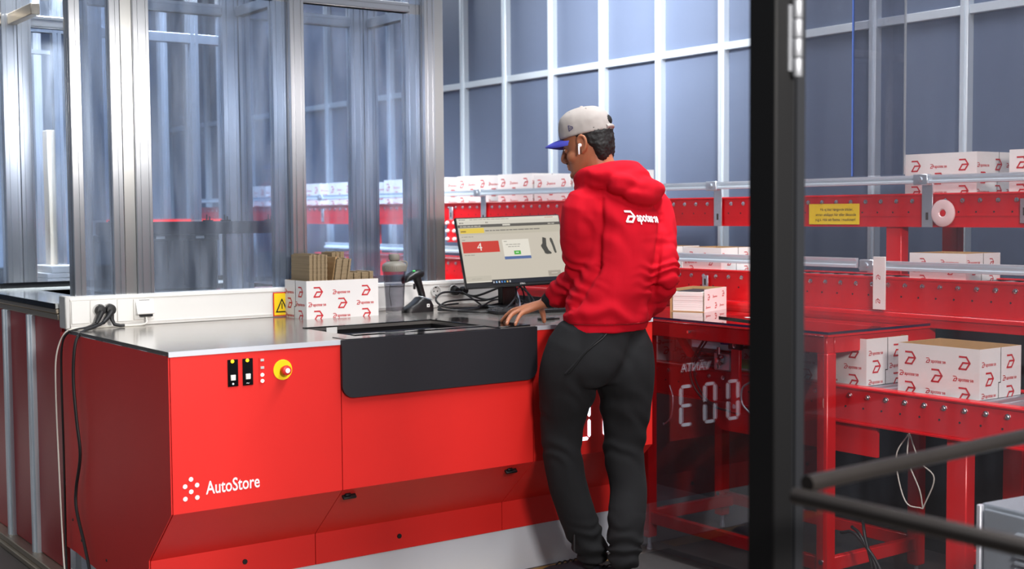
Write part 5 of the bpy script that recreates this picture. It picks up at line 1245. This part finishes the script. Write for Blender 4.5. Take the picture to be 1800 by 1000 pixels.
# --- earbud
mb = MB(); ball(mb, hp(-.090, .004, -.004), (.006, .0075, .0075), rot=H3); limb(mb, [tuple(hp(-.093, .008, -.008)) + (.0036,), tuple(hp(-.092, .013, -.034)) + (.0032,)], 10, 2)
obj('earbud', mb, mat('earbud_white', (246, 246, 248), 0.25), body, smooth=80, label='white earbud')

# --- hoodie
mb = MB()
oval_stack(mb, [(3.100, 3.690, .985, .176, .132), (3.104, 3.688, 1.01, .178, .136), (3.112, 3.683, 1.06, .182, .142), (3.126, 3.665, 1.15, .172, .140), (3.142, 3.645, 1.28, .163, .134), (3.144, 3.642, 1.37, .168, .128), (3.132, 3.648, 1.43, .170, .116), (3.118, 3.660, 1.475, .140, .100), (3.108, 3.672, 1.515, .105, .088), (3.103, 3.680, 1.54, .085, .080)], F, RT, 40)
def sleeve(A, r, cut=99):
    limb(mb, [(x, y, z, rr) for (x, y, z, _), rr in zip(A, r)][:cut], 22, 6)
sleeve(ARML[:-2] + [(3.014, 3.868, 1.119, .035)], (.082, .074, .067, .064, .061, .052)); sleeve(ARMR, (.082, .074, .066, .062, .058, .052, .046))
# hood lying on the shoulders
nk = Vector((3.098, 3.690, 1.555)); ring = []
hw_ = [(0, .040), (1, .048), (2, .054), (3, .056), (4, .054), (5, .048), (6, .040), (7, .034)]
for k in range(24):
    t = 2 * math.pi * k / 24; fx = math.cos(t); sy = math.sin(t)     # sy > 0: front
    back = (1 - sy) / 2
    p = nk + RT * (.092 + .012 * back) * fx + F * (.082 * sy - .016 * back) + Vector((0, 0, -.030 * max(0, sy) + .006 * back))
    ring.append((p, .034 + .022 * back))
mb.tube([p for p, _ in ring], [r for _, r in ring], 14, closed=True)
for u, v, z, a in ((0, -.112, 1.545, (.105, .062, .052)), (.02, -.150, 1.500, (.112, .050, .052)), (.055, -.135, 1.510, (.095, .060, .050)), (-.05, -.120, 1.530, (.080, .055, .046))):
    q = Matrix((RT, F, Vector((0, 0, 1)))).transposed(); ball(mb, Vector((3.108, 3.690, 0)) + RT * u + F * v + Vector((0, 0, z)), a, 14, q)
hm = blend(mb, .0066, 4, .5)
EL, ER = Vector((3.036, 3.75, 1.180)), Vector((3.250, 3.55, 1.190))
OBL = Vector((.6, .8, 0))
SEAMS = [(Vector((3.002, 3.60, 1.485)), Vector((2.999, 3.62, 1.229)), .012, .016), (Vector((2.999, 3.62, 1.229)), Vector((2.919, 3.65, 1.085)), .012, .016),
         (Vector((3.245, 3.55, 1.400)), Vector((3.221, 3.56, 1.165)), .010, .012), (Vector((3.221, 3.56, 1.165)), Vector((3.221, 3.58, 1.06)), .010, .010)]
def folds(p, n_):
    d = .006 * nz(p, 7) + .0034 * nz(Vector((p.x * 26, p.y * 26, p.z * 8)), 1)
    e = (p - EL).length; s = (p - Vector((2.98, 3.68, 1.44))).dot(Vector((.1, .45, -.8)))
    d += .0115 * math.exp(-(e / .11) ** 2) * math.sin(150 * s + 5 * nz(p, 14))
    e = (p - ER).length; d += .0105 * math.exp(-(e / .095) ** 2) * math.sin(160 * p.z + 60 * p.y + 5 * nz(p, 14))
    w_ = math.exp(-((p.z - 1.07) / .06) ** 2); d += .0060 * w_ * math.sin(60 * p.z + 22 * (p.x + p.y) + 4 * nz(p, 9))
    for A_, B_, wd, dp in SEAMS:
        ab = B_ - A_; t = (p - A_).dot(ab) / ab.length_squared
        if -.1 < t < 1.1 and n_.dot(OBL) < .3:
            e = (p - A_).dot(ab.cross(OBL).normalized()); d -= dp * math.exp(-(e / wd) ** 2) * (1 if 0 < t < 1 else .4)
    # blousing above the rib band, armhole creases, hood roll
    if p.z < 1.022: d -= .006
    sh = math.exp(-(((p - Vector((3.02, 3.60, 1.36))).length) / .09) ** 2); d += .006 * sh * math.sin(70 * (p.x + .6 * p.z) + 4 * nz(p, 11))
    sh = math.exp(-(((p - Vector((3.25, 3.57, 1.33))).length) / .08) ** 2); d += .005 * sh * math.sin(80 * (p.x - .5 * p.z) + 4 * nz(p, 11))
    hd = math.exp(-((p.z - 1.545) / .045) ** 2); d += .0050 * hd * math.sin(95 * p.z + 26 * (p - nk).dot(RT) + 3 * nz(p, 12))
    return d
shape(hm, folds)
hoodie = place('hoodie', hm, MAT_HOOD, body, 'bright red hooded sweatshirt with a white logo on its back')
bvh = BVHTree.FromPolygons([v.co + MAN_AT for v in hoodie.data.vertices], [tuple(p.vertices) for p in hoodie.data.polygons])
q = MB(); put_mark(q, (0, 0, 0), (1, 0, 0), (0, 0, 1), 0, -.012, .044, .20, 6); put_text(q, 'apotea\u00b7se', (0, 0, 0), (1, 0, 0), (0, 0, 1), .053, -.008, size=.054, bold=.03, xs=.74)
tot = max(p[0] for p in q.v); kx = .158 / tot
mb = MB(); org = Vector((3.155, 3.60, 1.410)) + RT * -.032
for f_ in q.f:
    lay(bvh, mb, [((q.v[i][0] - tot / 2) * kx, (q.v[i][2] - .012) * .82 - .008 * (q.v[i][0] / tot - .5)) for i in f_], [tuple(range(len(f_)))], org, RT, Vector((0, 0, 1)), F, .0042)
obj('back_logo', mb, M['white_print'], hoodie, smooth=0, label='white mark and word apotea\u00b7se')
# black undershirt cuff at the left wrist
mb = MB(); limb(mb, [(3.010, 3.884, 1.109, .039), (3.002, 3.906, 1.098, .034)], 18, 2); obj('undershirt_cuff', mb, MAT_PANTS, hoodie, smooth=80, label='black undershirt cuff')
# drawn rib seams on the hem
mb = MB(); 
rim = []
for k in range(48):
    t = 2 * math.pi * k / 48; c, s = math.cos(t), math.sin(t); d = RT * c + F * s
    h = bvh.ray_cast(Vector((3.104, 3.688, 1.024)) + d * .5, -d, 1.0)
    if h[0] is not None: rim.append(h[0] - d * .0006)
mb.tube(rim, .0022, 6, closed=True); obj('hem_seam', mb, mat('dark_red_seam', (150, 10, 24), 0.9), hoodie, smooth=80)

# --- trousers
mb = MB()
oval_stack(mb, [(3.100, 3.690, 1.030, .160, .118), (3.098, 3.692, .99, .168, .124), (3.092, 3.694, .93, .178, .128), (3.082, 3.696, .86, .176, .120), (3.078, 3.702, .80, .155, .100)], F, RT, 36)
limb(mb, [(x, y, z, r) for (x, y, z, _), r in zip(LEGL, (.112, .113, .105, .083, .073, .072, .068, .060))], 24, 6)
limb(mb, [(x, y, z, r) for (x, y, z, _), r in zip(LEGR, (.110, .111, .102, .086, .076, .070, .068, .060))], 24, 6)
pm_ = blend(mb, .0075, 6, .5)
AL, AR, KL, KR = Vector((3.09, 3.775, .14)), Vector((3.14, 3.635, .15)), Vector((2.97, 3.785, .60)), Vector((3.18, 3.68, .60))
def pfold(p, n_):
    d = .0045 * nz(p, 6) + .0025 * nz(Vector((p.x * 16, p.y * 16, p.z * 6)), 1)
    for c in (AL, AR):
        e = (p - c).length; d += .0085 * math.exp(-(e / .10) ** 2) * math.sin(120 * p.z + 6 * nz(p, 12))
    for c in (KL, KR):
        e = (p - c).length; d += .0045 * math.exp(-(e / .13) ** 2) * math.sin(60 * p.z + 40 * p.x + 6 * nz(p, 9))
    A_, B_ = Vector((3.125, 3.57, .96)), Vector((3.01, 3.60, .745)); ab = B_ - A_; t = max(0, min(1, (p - A_).dot(ab) / ab.length_squared)); e = (p - A_ - ab * t).length
    d -= .014 * math.exp(-(e / .022) ** 2)
    e = (p - Vector((3.00, 3.62, .86))).length; d += .016 * math.exp(-(e / .09) ** 2)
    e = (p - Vector((3.06, 3.66, .80))).length; d += .006 * math.exp(-(e / .12) ** 2) * math.sin(55 * (p.x + p.z) + 5 * nz(p, 8))
    return d
shape(pm_, pfold)
pants = place('trousers', pm_, MAT_PANTS, body, 'loose black jogging trousers')
pb = BVHTree.FromPolygons([v.co + MAN_AT for v in pants.data.vertices], [tuple(p.vertices) for p in pants.data.polygons])
def on_surface(bv, p, lift=.001):
    h = bv.find_nearest(Vector(p)); return h[0] + h[1] * lift
mb = MB(); a_, b_ = Vector((2.99, 3.58, .985)), Vector((2.88, 3.66, .845))
mb.tube([on_surface(pb, a_ + (b_ - a_) * t / 8) for t in range(9)], .0045, 8); obj('pocket_welt', mb, MAT_PANTS, pants, smooth=80)
mb = MB(); mb.tube([on_surface(pb, a_ + (b_ - a_) * t / 8 + Vector((.016, 0, .004))) for t in range(9)], .003, 8); obj('pocket_welt', mb, M['rubber'], pants, smooth=80)
mb = MB(); mb.tube([(3.005, 3.765, .255), (2.995, 3.755, .21), (2.993, 3.752, .155)], .004, 8); obj('ankle_cord', mb, M['rubber'], pants, smooth=80)

# --- shoes
def shoe(heel, toe, label):
    h = Vector(heel + (0,)); t = Vector(toe + (0,)); d = (t - h).normalized(); s = Vector((d.y, -d.x, 0)); L = (t - h).length
    mb = MB(); rings = []
    for u, hw2, top in ((-.02, .018, .05), (.0, .034, .078), (.07, .038, .088), (.13, .041, .092), (.18, .045, .078), (.23, .047, .058), (.27, .040, .046), (.295, .022, .034)):
        c = h + d * (u - .03); ring = []
        for k in range(16):
            a = 2 * math.pi * k / 16; ca, sa = math.cos(a), math.sin(a)
            ring.append(c + s * hw2 * ca + Vector((0, 0, .018 + (top - .018) * (.5 + .5 * sa) if sa > -2 else 0)))
        rings.append(ring)
    mb.rings(rings); me = blend(mb, .005, 4)
    o = place('shoe', me, mat('dark_shoe_mesh', (24, 26, 36), 0.7, bump=.3, bump_scale=300), body, label)
    mb = MB(); pl_ = [(u, w_) for u, w_ in ((-.05, 0), (-.045, .024), (-.01, .036), (.06, .037), (.12, .043), (.20, .048), (.25, .042), (.275, .022), (.28, 0))]
    poly = pl_ + [(u, -w_) for u, w_ in reversed(pl_[1:-1])]
    mb.prism(poly, lambda a, b, z: tuple(h + d * a + s * b + Vector((0, 0, z))), .0, .026); obj('sole', mb, M['rubber'], o)
    mb = MB()
    for k in range(4):
        c = h + d * (.12 + .025 * k) + Vector((0, 0, .090 - .008 * k)); mb.tube([c - s * .022 - Vector((0, 0, .004)), c + Vector((0, 0, .003)), c + s * .022 - Vector((0, 0, .004))], .003, 6)
    obj('laces', mb, M['rubber'], o, smooth=80)
shoe((3.120, 3.745), (3.045, 3.97), 'dark sneaker on the left foot'); shoe((3.145, 3.595), (3.110, 3.84), 'dark sneaker on the right foot')
